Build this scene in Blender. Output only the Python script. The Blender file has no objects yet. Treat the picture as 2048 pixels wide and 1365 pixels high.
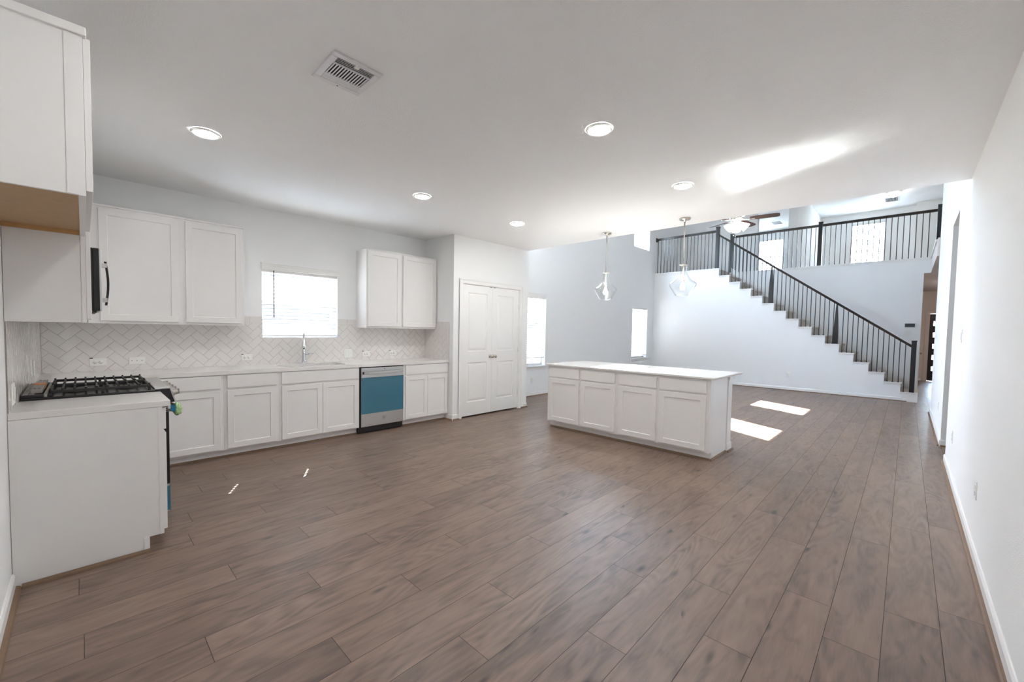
import bpy, bmesh, math, random
from mathutils import Vector, Matrix

random.seed(7)
C = bpy.context.scene.collection
PI = math.pi

# ------------------------------------------------------------------ camera, sky, sun, exposure
def make_camera():
    yaw, pitch, roll, h = math.radians(44.0715), math.radians(-2.3692), math.radians(0.9827), 1.3817
    F = Vector((math.cos(yaw) * math.cos(pitch), math.sin(yaw) * math.cos(pitch), math.sin(pitch)))
    rt = Vector((math.sin(yaw), -math.cos(yaw), 0))
    up = rt.cross(F)
    R = math.cos(roll) * rt + math.sin(roll) * up
    U = -math.sin(roll) * rt + math.cos(roll) * up
    cd = bpy.data.cameras.new('camera')
    cd.sensor_fit = 'HORIZONTAL'
    cd.sensor_width = 36.0
    cd.lens = 824.06 / 2048 * 36.0
    cd.shift_x = 7.83 / 2048
    cd.shift_y = 12.82 / 2048
    cd.clip_start = 0.02
    co = bpy.data.objects.new('camera', cd)
    C.objects.link(co)
    m = Matrix((R, U, -F)).transposed().to_4x4()
    m.translation = Vector((0, 0, h))
    co.matrix_world = m
    bpy.context.scene.camera = co

make_camera()
sc = bpy.context.scene
sc.view_settings.view_transform = 'Standard'
sc.view_settings.look = 'None'
sc.view_settings.gamma = 1.0
sc.view_settings.use_curve_mapping = False
sc.view_settings.exposure = 2.04
sc.cycles.use_denoising = True
sc.cycles.max_bounces = 9
sc.cycles.diffuse_bounces = 7
sc.cycles.glossy_bounces = 4
sc.cycles.transparent_max_bounces = 12
sc.cycles.sample_clamp_indirect = 0.0
sc.cycles.blur_glossy = 0.0
sc.cycles.use_guiding = True
sc.cycles.use_surface_guiding = True

SKY = 3.4
w = bpy.data.worlds.new('world')
sc.world = w
w.use_nodes = True
nt = w.node_tree
nt.nodes.clear()
bg = nt.nodes.new('ShaderNodeBackground')
sky = nt.nodes.new('ShaderNodeTexSky')
sky.sky_type = 'NISHITA'
sky.sun_disc = False
sky.sun_elevation = math.radians(45)
sky.sun_rotation = math.radians(30)
mixn = nt.nodes.new('ShaderNodeMixRGB')
mixn.inputs[0].default_value = 0.55
mixn.inputs[2].default_value = (2.75, 3.15, 3.65, 1)
nt.links.new(sky.outputs[0], mixn.inputs[1])
nt.links.new(mixn.outputs[0], bg.inputs[0])
bg.inputs[1].default_value = SKY
wo = nt.nodes.new('ShaderNodeOutputWorld')
nt.links.new(bg.outputs[0], wo.inputs[0])

SUN_DIR = Vector((-0.52 * 0.91, -0.91, -1.0)).normalized()
sl = bpy.data.lights.new('sun', 'SUN')
sl.energy = 21.0
sl.angle = math.radians(0.28)
sl.color = (1.0, 0.98, 0.95)
so = bpy.data.objects.new('sun', sl)
C.objects.link(so)
so.rotation_euler = SUN_DIR.to_track_quat('-Z', 'Y').to_euler()
so.location = (6, 12, 12)

# ------------------------------------------------------------------ key planes (metres)
YW = 5.657      # inner face of the long window wall
YO = 5.847      # its outer face
XR = -0.276     # range wall
YR = -0.354     # right wall
ZC = 2.807      # kitchen ceiling
XE = 5.56       # kitchen ceiling edge
ZU = 3.192      # upper floor
ZH = 5.63       # high ceiling
XS = 12.27      # stair wall face
XB = 13.35      # wall behind the stair
XF = 18.7       # front of house
H = 0.914       # counter height

# ------------------------------------------------------------------ materials
def mat_base(name):
    m = bpy.data.materials.new(name)
    m.use_nodes = True
    n = m.node_tree.nodes
    b = n.get('Principled BSDF')
    return m, m.node_tree, b

def mat(name, col, rough=0.5, metal=0.0, bump=0.0, bscale=120.0, var=0.03, vscale=6.0, spec=0.5, coat=0.0):
    m, t, b = mat_base(name)
    N, L = t.nodes, t.links
    tc = N.new('ShaderNodeTexCoord')
    nz = N.new('ShaderNodeTexNoise')
    nz.inputs['Scale'].default_value = vscale
    nz.inputs['Detail'].default_value = 3
    L.new(tc.outputs['Object'], nz.inputs['Vector'])
    mr = N.new('ShaderNodeMapRange')
    mr.inputs[3].default_value = 1 - var
    mr.inputs[4].default_value = 1 + var
    L.new(nz.outputs['Fac'], mr.inputs[0])
    mx = N.new('ShaderNodeVectorMath')
    mx.operation = 'SCALE'
    mx.inputs[0].default_value = col[:3]
    L.new(mr.outputs[0], mx.inputs['Scale'])
    L.new(mx.outputs[0], b.inputs['Base Color'])
    b.inputs['Roughness'].default_value = rough
    b.inputs['Metallic'].default_value = metal
    b.inputs['Specular IOR Level'].default_value = spec
    b.inputs['Coat Weight'].default_value = coat
    if bump > 0:
        n2 = N.new('ShaderNodeTexNoise')
        n2.inputs['Scale'].default_value = bscale
        n2.inputs['Detail'].default_value = 2
        L.new(tc.outputs['Object'], n2.inputs['Vector'])
        bp = N.new('ShaderNodeBump')
        bp.inputs['Strength'].default_value = bump
        bp.inputs['Distance'].default_value = 0.004
        L.new(n2.outputs['Fac'], bp.inputs['Height'])
        L.new(bp.outputs[0], b.inputs['Normal'])
    return m

def mat_emit(name, col, strength):
    m, t, b = mat_base(name)
    b.inputs['Base Color'].default_value = (0.9, 0.9, 0.9, 1)
    b.inputs['Emission Color'].default_value = (*col, 1)
    b.inputs['Emission Strength'].default_value = strength
    return m

def mat_glass_pane(name, tint=(0.96, 0.98, 0.98), refl=1.0):
    m, t, b = mat_base(name)
    N, L = t.nodes, t.links
    N.remove(b)
    tr = N.new('ShaderNodeBsdfTransparent')
    tr.inputs[0].default_value = (*tint, 1)
    gl = N.new('ShaderNodeBsdfGlossy')
    gl.inputs['Roughness'].default_value = 0.02
    lw = N.new('ShaderNodeLayerWeight')
    lw.inputs['Blend'].default_value = 0.5
    pw = N.new('ShaderNodeMath')
    pw.operation = 'POWER'
    pw.inputs[1].default_value = 4.0
    L.new(lw.outputs['Facing'], pw.inputs[0])
    mu = N.new('ShaderNodeMath')
    mu.operation = 'MULTIPLY_ADD'
    mu.inputs[1].default_value = 0.75 * refl
    mu.inputs[2].default_value = 0.04 * refl
    L.new(pw.outputs[0], mu.inputs[0])
    mx = N.new('ShaderNodeMixShader')
    L.new(mu.outputs[0], mx.inputs[0])
    L.new(tr.outputs[0], mx.inputs[1])
    L.new(gl.outputs[0], mx.inputs[2])
    L.new(mx.outputs[0], N['Material Output'].inputs[0])
    return m

def mat_slat(name):
    m, t, b = mat_base(name)
    N, L = t.nodes, t.links
    b.inputs['Base Color'].default_value = (0.86, 0.86, 0.85, 1)
    b.inputs['Roughness'].default_value = 0.4
    tl = N.new('ShaderNodeBsdfTranslucent')
    tl.inputs[0].default_value = (0.9, 0.9, 0.9, 1)
    mx = N.new('ShaderNodeMixShader')
    mx.inputs[0].default_value = 0.04
    L.new(b.outputs[0], mx.inputs[1])
    L.new(tl.outputs[0], mx.inputs[2])
    L.new(mx.outputs[0], N['Material Output'].inputs[0])
    return m

def mat_floor(name, tone=(1, 1, 1)):
    m, t, b = mat_base(name)
    N, L = t.nodes, t.links
    tc = N.new('ShaderNodeTexCoord')
    at = N.new('ShaderNodeAttribute')
    at.attribute_name = 'plank'
    mul = N.new('ShaderNodeVectorMath'); mul.operation = 'MULTIPLY'
    mul.inputs[1].default_value = (37.0, 19.0, 11.0)
    L.new(at.outputs['Color'], mul.inputs[0])
    add = N.new('ShaderNodeVectorMath'); add.operation = 'ADD'
    L.new(tc.outputs['Object'], add.inputs[0])
    L.new(mul.outputs[0], add.inputs[1])
    def mapped(sx, sy):
        v = N.new('ShaderNodeVectorMath'); v.operation = 'MULTIPLY'
        v.inputs[1].default_value = (sx, sy, 1.0)
        L.new(add.outputs[0], v.inputs[0])
        return v.outputs[0]
    def noise(vec, scale, detail, rough=0.55, dist=0.0):
        n = N.new('ShaderNodeTexNoise')
        n.inputs['Scale'].default_value = scale
        n.inputs['Detail'].default_value = detail
        n.inputs['Roughness'].default_value = rough
        n.inputs['Distortion'].default_value = dist
        L.new(vec, n.inputs['Vector'])
        return n.outputs['Fac']
    def math_(op, a, bb=None, cc=None):
        n = N.new('ShaderNodeMath'); n.operation = op
        for i, v in enumerate((a, bb, cc)):
            if v is None: continue
            if isinstance(v, (int, float)): n.inputs[i].default_value = v
            else: L.new(v, n.inputs[i])
        return n.outputs[0]
    broad = noise(mapped(1.3, 7.0), 1.0, 3, 0.5, 0.6)
    streak = noise(mapped(1.7, 30.0), 1.0, 4, 0.55, 0.5)
    fine = noise(mapped(9.0, 230.0), 1.0, 2, 0.6)
    field = noise(mapped(0.9, 4.6), 1.0, 1.5, 0.45, 0.2)
    rings = math_('SINE', math_('MULTIPLY', field, 95.0))
    ringm = noise(mapped(0.8, 5.0), 1.7, 1)
    ringw = math_('MULTIPLY', rings, math_('MULTIPLY', math_('SUBTRACT', ringm, 0.36), 0.55))
    vo = N.new('ShaderNodeTexVoronoi')
    vo.inputs['Scale'].default_value = 1.0
    L.new(mapped(2.6, 8.0), vo.inputs['Vector'])
    kn = N.new('ShaderNodeMapRange')
    kn.inputs[1].default_value = 0.0
    kn.inputs[2].default_value = 0.19
    kn.inputs[3].default_value = 1.0
    kn.inputs[4].default_value = 0.0
    L.new(vo.outputs['Distance'], kn.inputs[0])
    knot = math_('MULTIPLY', math_('POWER', kn.outputs[0], 1.6), math_('GREATER_THAN', noise(mapped(2.6, 8.0), 0.45, 0), 0.5))
    smudge = math_('POWER', noise(mapped(4.0, 16.0), 1.0, 2, 0.5, 1.0), 2.4)
    sep = N.new('ShaderNodeSeparateColor')
    L.new(at.outputs['Color'], sep.inputs[0])
    v = math_('MULTIPLY', broad, 0.36)
    v = math_('ADD', v, math_('MULTIPLY', streak, 0.27))
    v = math_('ADD', v, math_('MULTIPLY', fine, 0.15))
    v = math_('ADD', v, math_('MULTIPLY', ringw, 0.42))
    v = math_('ADD', v, math_('MULTIPLY', math_('SUBTRACT', sep.outputs[2], 0.5), 0.13))
    v = math_('SUBTRACT', v, math_('MULTIPLY', knot, 0.55))
    v = math_('SUBTRACT', v, math_('MULTIPLY', smudge, 0.52))
    v = math_('ADD', v, 0.230)
    cr = N.new('ShaderNodeValToRGB')
    e = cr.color_ramp.elements
    e[0].position = 0.10; e[0].color = (0.062 * tone[0], 0.050 * tone[1], 0.045 * tone[2], 1)
    e[1].position = 0.85; e[1].color = (0.335 * tone[0], 0.262 * tone[1], 0.215 * tone[2], 1)
    k = e.new(0.36); k.color = (0.150 * tone[0], 0.113 * tone[1], 0.094 * tone[2], 1)
    k = e.new(0.55); k.color = (0.232 * tone[0], 0.177 * tone[1], 0.145 * tone[2], 1)
    L.new(v, cr.inputs[0])
    L.new(cr.outputs[0], b.inputs['Base Color'])
    rr = N.new('ShaderNodeMapRange')
    rr.inputs[3].default_value = 0.30
    rr.inputs[4].default_value = 0.46
    L.new(streak, rr.inputs[0])
    L.new(rr.outputs[0], b.inputs['Roughness'])
    bp = N.new('ShaderNodeBump')
    bp.inputs['Strength'].default_value = 0.12
    bp.inputs['Distance'].default_value = 0.002
    L.new(streak, bp.inputs['Height'])
    L.new(bp.outputs[0], b.inputs['Normal'])
    return m

def mat_brushed(name, col, rough=0.28, axis=2):
    m, t, b = mat_base(name)
    N, L = t.nodes, t.links
    tc = N.new('ShaderNodeTexCoord')
    mp = N.new('ShaderNodeMapping')
    s = [240.0, 240.0, 240.0]
    s[axis] = 3.0
    mp.inputs['Scale'].default_value = s
    L.new(tc.outputs['Object'], mp.inputs[0])
    nz = N.new('ShaderNodeTexNoise')
    nz.inputs['Scale'].default_value = 1.0
    L.new(mp.outputs[0], nz.inputs['Vector'])
    mr = N.new('ShaderNodeMapRange')
    mr.inputs[3].default_value = rough - 0.02
    mr.inputs[4].default_value = rough + 0.02
    L.new(nz.outputs['Fac'], mr.inputs[0])
    L.new(mr.outputs[0], b.inputs['Roughness'])
    b.inputs['Base Color'].default_value = (*col, 1)
    b.inputs['Metallic'].default_value = 1.0
    return m

def mat_brick(name):
    m, t, b = mat_base(name)
    N, L = t.nodes, t.links
    tc = N.new('ShaderNodeTexCoord')
    mp = N.new('ShaderNodeMapping')
    mp.inputs['Rotation'].default_value = (PI / 2, 0, 0)
    L.new(tc.outputs['Object'], mp.inputs[0])
    br = N.new('ShaderNodeTexBrick')
    br.inputs['Color1'].default_value = (0.52, 0.33, 0.24, 1)
    br.inputs['Color2'].default_value = (0.60, 0.42, 0.32, 1)
    br.inputs['Mortar'].default_value = (0.62, 0.58, 0.52, 1)
    br.inputs['Scale'].default_value = 4.5
    L.new(mp.outputs[0], br.inputs['Vector'])
    L.new(br.outputs[0], b.inputs['Base Color'])
    b.inputs['Roughness'].default_value = 0.9
    return m

M = {}
M['wall'] = mat('wall_paint', (0.85, 0.86, 0.86), 0.75, bump=0.22, bscale=170, var=0.008)
M['ceil'] = mat('ceiling_paint', (0.86, 0.87, 0.875), 0.9, bump=0.40, bscale=120, var=0.01)
M['trim'] = mat('white_trim_paint', (0.84, 0.84, 0.83), 0.35, var=0.01)
M['cab'] = mat('cabinet_paint', (0.82, 0.81, 0.80), 0.33, var=0.008, vscale=3)
M['cabgroove'] = mat('cabinet_gap', (0.10, 0.08, 0.08), 0.7)
M['wood'] = mat('raw_cabinet_wood', (0.50, 0.33, 0.18), 0.6, var=0.12, vscale=30)
M['wood2'] = mat('raw_wood_edge', (0.56, 0.33, 0.14), 0.55, var=0.15, vscale=25)
M['shoe'] = mat('brown_shoe_moulding', (0.20, 0.125, 0.075), 0.5, var=0.15, vscale=30)
M['quartz'] = mat('white_quartz', (0.78, 0.765, 0.745), 0.14, var=0.02, vscale=9, spec=0.75)
M['tile'] = mat('glazed_tile', (0.76, 0.735, 0.71), 0.07, var=0.02, vscale=3)
M['grout'] = mat('grey_grout', (0.50, 0.47, 0.45), 0.9, var=0.05)
M['steel'] = mat_brushed('stainless_steel', (0.60, 0.60, 0.60), 0.40, 0)
M['nickel'] = mat_brushed('brushed_nickel', (0.66, 0.63, 0.58), 0.24, 2)
M['chrome'] = mat('polished_chrome', (0.70, 0.71, 0.73), 0.08, metal=1.0, var=0.01)
M['film'] = mat('blue_protective_film', (0.045, 0.175, 0.255), 0.22, var=0.04, coat=0.4)
M['black'] = mat('black_enamel', (0.012, 0.012, 0.013), 0.25, var=0.1)
M['iron'] = mat('cast_iron', (0.018, 0.018, 0.02), 0.5, var=0.2, bump=0.2, bscale=300)
M['darkglass'] = mat('dark_glass', (0.01, 0.01, 0.012), 0.05)
M['rail'] = mat('black_painted_rail', (0.012, 0.012, 0.014), 0.28, var=0.1)
M['railwood'] = mat('espresso_handrail', (0.022, 0.016, 0.014), 0.25, var=0.15)
M['carpet'] = mat('beige_carpet', (0.60, 0.54, 0.49), 0.95, bump=0.5, bscale=400, var=0.15, vscale=90)
M['slat'] = mat_slat('blind_slat')
M['vinyl'] = mat('window_vinyl', (0.85, 0.85, 0.85), 0.4)
M['pane'] = mat_glass_pane('window_glass')
M['lampglass'] = mat_glass_pane('clear_lamp_glass', (0.985, 0.99, 0.99), 1.3)
M['plastic'] = mat('white_plastic', (0.82, 0.82, 0.80), 0.35)
M['slot'] = mat('dark_slot', (0.03, 0.03, 0.03), 0.6)
M['vent'] = mat('vent_enamel', (0.72, 0.72, 0.74), 0.4)
M['ventdark'] = mat('vent_cavity', (0.02, 0.02, 0.02), 0.9)
M['lens'] = mat_emit('downlight_lens', (1.0, 0.985, 0.965), 49.0)
M['bulb'] = mat_emit('lamp_bulb', (1.0, 0.90, 0.76), 40.0)
M['shade'] = mat_emit('frosted_lamp_shade', (1.0, 0.93, 0.84), 2.6)
M['dome'] = mat_emit('ceiling_dome_glass', (1.0, 0.92, 0.80), 9.0)
M['hallfill'] = mat_emit('hall_fill_glass', (1.0, 0.90, 0.78), 26.0)  # glow of the added, unseen entry hall light
M['blade'] = mat('walnut_fan_blade', (0.085, 0.040, 0.028), 0.4, var=0.2, vscale=20)
M['green'] = mat('green_plastic_wrap', (0.42, 0.62, 0.30), 0.3, var=0.3, vscale=40)
M['blue'] = mat('blue_label', (0.015, 0.19, 0.33), 0.4)
M['orange'] = mat('orange_tape', (0.85, 0.30, 0.06), 0.5)
M['greymetal'] = mat('grey_vent_metal', (0.42, 0.40, 0.37), 0.4, metal=0.6)
M['door_dark'] = mat('black_front_door', (0.012, 0.011, 0.013), 0.35)
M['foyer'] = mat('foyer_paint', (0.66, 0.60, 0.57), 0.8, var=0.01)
M['screen'] = mat('screen_grey', (0.05, 0.06, 0.07), 0.2)
M['brick'] = mat_brick('neighbour_brick')
M['siding'] = mat('dark_siding', (0.02, 0.024, 0.03), 0.8)
M['roof'] = mat('roof_shingle', (0.16, 0.15, 0.15), 0.9, var=0.3, vscale=12)
M['ground'] = mat('side_yard_ground', (0.60, 0.60, 0.57), 0.95, var=0.15)
M['floor'] = mat_floor('plank_floor', (0.89, 0.80, 0.735))
M['seam'] = mat('plank_seam', (0.035, 0.027, 0.023), 0.8)
M['outer'] = mat('outer_siding', (0.62, 0.58, 0.52), 0.9)

# ------------------------------------------------------------------ mesh builder
class MB:
    def __init__(self):
        self.bm = bmesh.new()
    def box(self, x0, y0, z0, x1, y1, z1, mi=0):
        x0, x1 = min(x0, x1), max(x0, x1)
        y0, y1 = min(y0, y1), max(y0, y1)
        z0, z1 = min(z0, z1), max(z0, z1)
        v = [self.bm.verts.new(p) for p in ((x0,y0,z0),(x1,y0,z0),(x1,y1,z0),(x0,y1,z0),(x0,y0,z1),(x1,y0,z1),(x1,y1,z1),(x0,y1,z1))]
        for f in ((0,3,2,1),(4,5,6,7),(0,1,5,4),(1,2,6,5),(2,3,7,6),(3,0,4,7)):
            self.bm.faces.new([v[i] for i in f]).material_index = mi
        return self
    def poly(self, pts, mi=0):
        f = self.bm.faces.new([self.bm.verts.new(p) for p in pts])
        f.material_index = mi
        return f
    def hexa(self, a, b, mi=0):
        va = [self.bm.verts.new(p) for p in a]
        vb = [self.bm.verts.new(p) for p in b]
        n = len(va)
        self.bm.faces.new(va[::-1]).material_index = mi
        self.bm.faces.new(vb).material_index = mi
        for i in range(n):
            self.bm.faces.new((va[i], va[(i+1) % n], vb[(i+1) % n], vb[i])).material_index = mi
        return self
    def prism(self, pts, axis, a, b, mi=0):
        def p3(u, v, t):
            return {'x': (t, u, v), 'y': (u, t, v), 'z': (u, v, t)}[axis]
        return self.hexa([p3(u, v, a) for u, v in pts], [p3(u, v, b) for u, v in pts], mi)
    def tube(self, pts, r, seg=10, mi=0, cap=True):
        pts = [Vector(p) for p in pts]
        rs = r if isinstance(r, (list, tuple)) else [r] * len(pts)
        rings = []
        ref = None
        for i, p in enumerate(pts):
            d = (pts[min(i+1, len(pts)-1)] - pts[max(i-1, 0)]).normalized()
            if ref is None:
                ref = Vector((0,0,1)) if abs(d.z) < 0.9 else Vector((1,0,0))
            a = d.cross(ref).normalized()
            bb = d.cross(a).normalized()
            ref = a.cross(d).normalized() if a.cross(d).length > 1e-6 else ref
            rings.append([self.bm.verts.new(p + rs[i] * (math.cos(2*PI*k/seg) * a + math.sin(2*PI*k/seg) * bb)) for k in range(seg)])
        for q in range(len(rings)-1):
            for k in range(seg):
                f = self.bm.faces.new((rings[q][k], rings[q][(k+1) % seg], rings[q+1][(k+1) % seg], rings[q+1][k]))
                f.smooth = True
                f.material_index = mi
        if cap:
            self.bm.faces.new(rings[0][::-1]).material_index = mi
            self.bm.faces.new(rings[-1]).material_index = mi
        return self
    def lathe(self, prof, c, seg=28, mi=0, axis=(0,0,1), smooth=True):
        q = Vector((0,0,1)).rotation_difference(Vector(axis).normalized())
        c = Vector(c)
        rings = []
        for r, z in prof:
            if r < 1e-6:
                rings.append([self.bm.verts.new(c + q @ Vector((0,0,z)))])
            else:
                rings.append([self.bm.verts.new(c + q @ Vector((r*math.cos(2*PI*k/seg), r*math.sin(2*PI*k/seg), z))) for k in range(seg)])
        for a, b in zip(rings[:-1], rings[1:]):
            for k in range(seg):
                i, j = k, (k+1) % seg
                vs = [a[i % len(a)], a[j % len(a)], b[j % len(b)], b[i % len(b)]]
                u = []
                for x in vs:
                    if x not in u: u.append(x)
                if len(u) >= 3:
                    f = self.bm.faces.new(u)
                    f.smooth = smooth
                    f.material_index = mi
        return self
    def build(self, name, material, parent=None, bevel=0.0, loc=None, weld=False, seg=2):
        if weld:
            bmesh.ops.remove_doubles(self.bm, verts=self.bm.verts, dist=1e-5)
        bmesh.ops.recalc_face_normals(self.bm, faces=self.bm.faces)
        org = Vector((0,0,0))
        if parent is not None:
            org = world_org(parent)
        elif loc is not None:
            org = Vector(loc)
        for v in self.bm.verts:
            v.co -= org
        me = bpy.data.meshes.new(name)
        self.bm.to_mesh(me)
        self.bm.free()
        for mm in (material if isinstance(material, (list, tuple)) else [material]):
            me.materials.append(mm)
        o = bpy.data.objects.new(name, me)
        C.objects.link(o)
        if parent is not None:
            o.parent = parent
        else:
            o.location = org
        if bevel > 0:
            md = o.modifiers.new('bevel', 'BEVEL')
            md.width = bevel
            md.segments = seg
            md.limit_method = 'ANGLE'
            md.angle_limit = math.radians(40)
        return o

def world_org(o):
    v = Vector((0,0,0))
    while o is not None:
        v += o.location
        o = o.parent
    return v

def thing(name, label, cat, loc, group=None):
    o = bpy.data.objects.new(name, None)
    o.empty_display_size = 0.05
    C.objects.link(o)
    o.location = loc
    return tag(o, label, cat, group)

def tag(o, label, cat, group=None):
    o['label'] = label
    o['category'] = cat
    if group: o['group'] = group
    return o

def struct(o, label=None, cat=None):
    o['kind'] = 'structure'
    if label: o['label'] = label
    if cat: o['category'] = cat
    return o

def sroot(name, loc, label, cat):
    o = bpy.data.objects.new(name, None)
    o.empty_display_size = 0.05
    C.objects.link(o)
    o.location = loc
    return struct(o, label, cat)

def grid_wall(mb, axis, a0, a1, us, zs, holes, mi=0):
    """a wall slab normal to axis between a0 and a1 with rectangular holes (u0,u1,z0,z1)"""
    U = sorted(set([us[0], us[1]] + [x for h in holes for x in h[:2] if us[0] < x < us[1]]))
    Z = sorted(set([zs[0], zs[1]] + [x for h in holes for x in h[2:] if zs[0] < x < zs[1]]))
    def solid(i, j):
        if i < 0 or j < 0 or i >= len(U)-1 or j >= len(Z)-1: return False
        cu, cz = (U[i]+U[i+1])/2, (Z[j]+Z[j+1])/2
        return not any(h[0] < cu < h[1] and h[2] < cz < h[3] for h in holes)
    def P(a, u, z):
        return (a, u, z) if axis == 'x' else (u, a, z)
    for i in range(len(U)-1):
        for j in range(len(Z)-1):
            if not solid(i, j): continue
            u0, u1, z0, z1 = U[i], U[i+1], Z[j], Z[j+1]
            for a in (a0, a1):
                mb.poly([P(a,u0,z0), P(a,u1,z0), P(a,u1,z1), P(a,u0,z1)], mi)
            if not solid(i-1, j): mb.poly([P(a0,u0,z0), P(a1,u0,z0), P(a1,u0,z1), P(a0,u0,z1)], mi)
            if not solid(i+1, j): mb.poly([P(a0,u1,z0), P(a1,u1,z0), P(a1,u1,z1), P(a0,u1,z1)], mi)
            if not solid(i, j-1): mb.poly([P(a0,u0,z0), P(a1,u0,z0), P(a1,u1,z0), P(a0,u1,z0)], mi)
            if not solid(i, j+1): mb.poly([P(a0,u0,z1), P(a1,u0,z1), P(a1,u1,z1), P(a0,u1,z1)], mi)

# frames: map (u along, v up, n outwards) to world
class Fr:
    def __init__(self, kind, plane):
        self.k, self.p = kind, plane
    def __call__(self, u, v, n):
        if self.k == '-y': return (u, self.p - n, v)
        if self.k == '+x': return (self.p + n, u, v)
        if self.k == '-x': return (self.p - n, u, v)
        if self.k == '+y': return (u, self.p + n, v)
    def box(self, mb, u0, u1, v0, v1, n0, n1, mi=0):
        a, b = self(u0, v0, n0), self(u1, v1, n1)
        mb.box(a[0], a[1], a[2], b[0], b[1], b[2], mi)

def ring_panel(mb, fr, u0, u1, v0, v1, steps, back=None, mi=0):
    """nested rectangles: steps = [(inset, n), ...]; back = depth of the back face"""
    rings = []
    if back is not None:
        steps = [(steps[0][0], back)] + list(steps)
    for ins, n in steps:
        rings.append([mb.bm.verts.new(fr(u, v, n)) for u, v in ((u0+ins, v0+ins), (u1-ins, v0+ins), (u1-ins, v1-ins), (u0+ins, v1-ins))])
    for a, b in zip(rings[:-1], rings[1:]):
        for k in range(4):
            mb.bm.faces.new((a[k], a[(k+1) % 4], b[(k+1) % 4], b[k])).material_index = mi
    mb.bm.faces.new(rings[-1]).material_index = mi
    if back is not None:
        mb.bm.faces.new(rings[0][::-1]).material_index = mi

def shaker(fr, u0, u1, v0, v1, name, parent, n0=0.001, t=0.019, rail=0.057):
    mb = MB()
    ring_panel(mb, fr, u0, u1, v0, v1, [(0.0, n0+t-0.0015), (0.0015, n0+t), (rail, n0+t), (rail+0.004, n0+t-0.008)], back=n0)
    return mb.build(name, M['cab'], parent)

def slab_front(fr, u0, u1, v0, v1, name, parent, n0=0.001, t=0.019):
    mb = MB()
    ring_panel(mb, fr, u0, u1, v0, v1, [(0.0, n0+t-0.0015), (0.0015, n0+t)], back=n0)
    return mb.build(name, M['cab'], parent)

# ------------------------------------------------------------------ floor
def build_floor():
    mb = MB()
    bm = mb.bm
    lay = bm.loops.layers.float_color.new('plank')
    rng = random.Random(3)
    g = 0.0011
    wdt, ln = 0.1957, 1.32
    y0 = 0.0285
    known = {-1: 2.79, 0: 2.342, 1: 2.63, 2: 1.96, 3: 2.363, 4: 2.917, 5: 2.175, 6: 2.477, 7: 0.2, 8: 0.748, 9: 1.22, 10: 0.353, 11: 0.857, 12: 1.301, 13: 0.561, 14: 1.013, 15: 1.283, 16: 0.462, 17: 0.925}
    xa, xb = XR, 18.7
    k = -11
    while y0 + wdt * k < YW:
        ya, yb = max(y0 + wdt*k, -2.0), min(y0 + wdt*(k+1), YW)
        if yb > ya + 0.01:
            off = known.get(k, rng.random() * ln) % ln
            x = xa - ln + ((off - xa) % ln)
            lo = xa if yb > YR - 0.2 else 10.0
            while x < xb:
                x0, x1 = max(x, lo), min(x + ln, xb)
                if x1 - x0 > 0.02:
                    f = mb.poly([(x0+g, ya+g, 0), (x1-g, ya+g, 0), (x1-g, yb-g, 0), (x0+g, yb-g, 0)])
                    col = (rng.random(), rng.random(), rng.random(), 1)
                    for l in f.loops: l[lay] = col
                x += ln
        k += 1
    mb.box(xa - 0.2, -2.2, -0.15, xb + 0.2, YW + 0.1, -0.003, 1)
    o = mb.build('floor', [M['floor'], M['seam']])
    struct(o, 'grey brown wood plank floor running through kitchen and living room', 'floor')
build_floor()

# ------------------------------------------------------------------ walls and ceilings
WIN = {1: (1.525, 2.45, 1.245, 2.09), 2: (6.07, 7.005, 0.645, 2.11), 3: (10.92, 11.85, 0.645, 2.105),
       4: (10.92, 11.85, 3.83, 5.05), 5: (8.495, 9.43, 3.83, 5.05), 6: (6.07, 7.005, 3.83, 5.05)}
mb = MB()
grid_wall(mb, 'y', YW, YO, (XR - 0.14, 19.8), (-0.15, ZH + 0.1), [WIN[i] for i in WIN])
struct(mb.build('wall_windows', M['wall'], weld=True), 'long white wall holding the sink window and living room windows', 'wall')
mb = MB(); mb.box(XR - 0.14, YR - 0.15, -0.15, XR, YW, ZH)
struct(mb.build('wall_range', M['wall']), 'white wall behind the range and fridge gap', 'wall')
mb = MB()
grid_wall(mb, 'y', YR - 0.17, YR, (XR - 0.14, 10.8), (-0.15, ZH), [(6.67, 7.58, -0.01, 2.78)])
struct(mb.build('wall_right', M['wall'], weld=True), 'long white wall along the right with a tall opening', 'wall')
# pantry box
PX0, PX1, PY = 3.888, 5.575, 4.922
mb = MB()
grid_wall(mb, 'y', PY, PY + 0.11, (PX0, PX1), (0, ZC), [(4.06, 5.355, -0.01, 2.095)])
mb.box(PX0, PY + 0.11, 0, PX0 + 0.11, YW, ZC)
mb.box(PX1 - 0.11, PY + 0.11, 0, PX1, YW, ZC)
mb.box(PX0 + 0.11, YW - 0.03, 0, PX1 - 0.11, YW, ZC)
struct(mb.build('wall_pantry', M['wall']), 'white pantry enclosure with double doors', 'wall')
mb = MB(); mb.box(XR, YR, ZC, XE, YW, ZU - 0.05)
struct(mb.build('ceiling', M['ceil']), 'flat white textured kitchen ceiling', 'ceiling')
mb = MB(); mb.box(XE - 0.12, YR, ZU - 0.05, XE, YW, ZH)
struct(mb.build('wall_upper', M['wall']), 'upper wall above the kitchen ceiling edge', 'wall')
mb = MB(); mb.box(XE - 0.12, -3.2, ZH, 19.8, YO, ZH + 0.1)
struct(mb.build('ceiling', M['ceil']), 'high white ceiling over living room and loft', 'ceiling')
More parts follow.
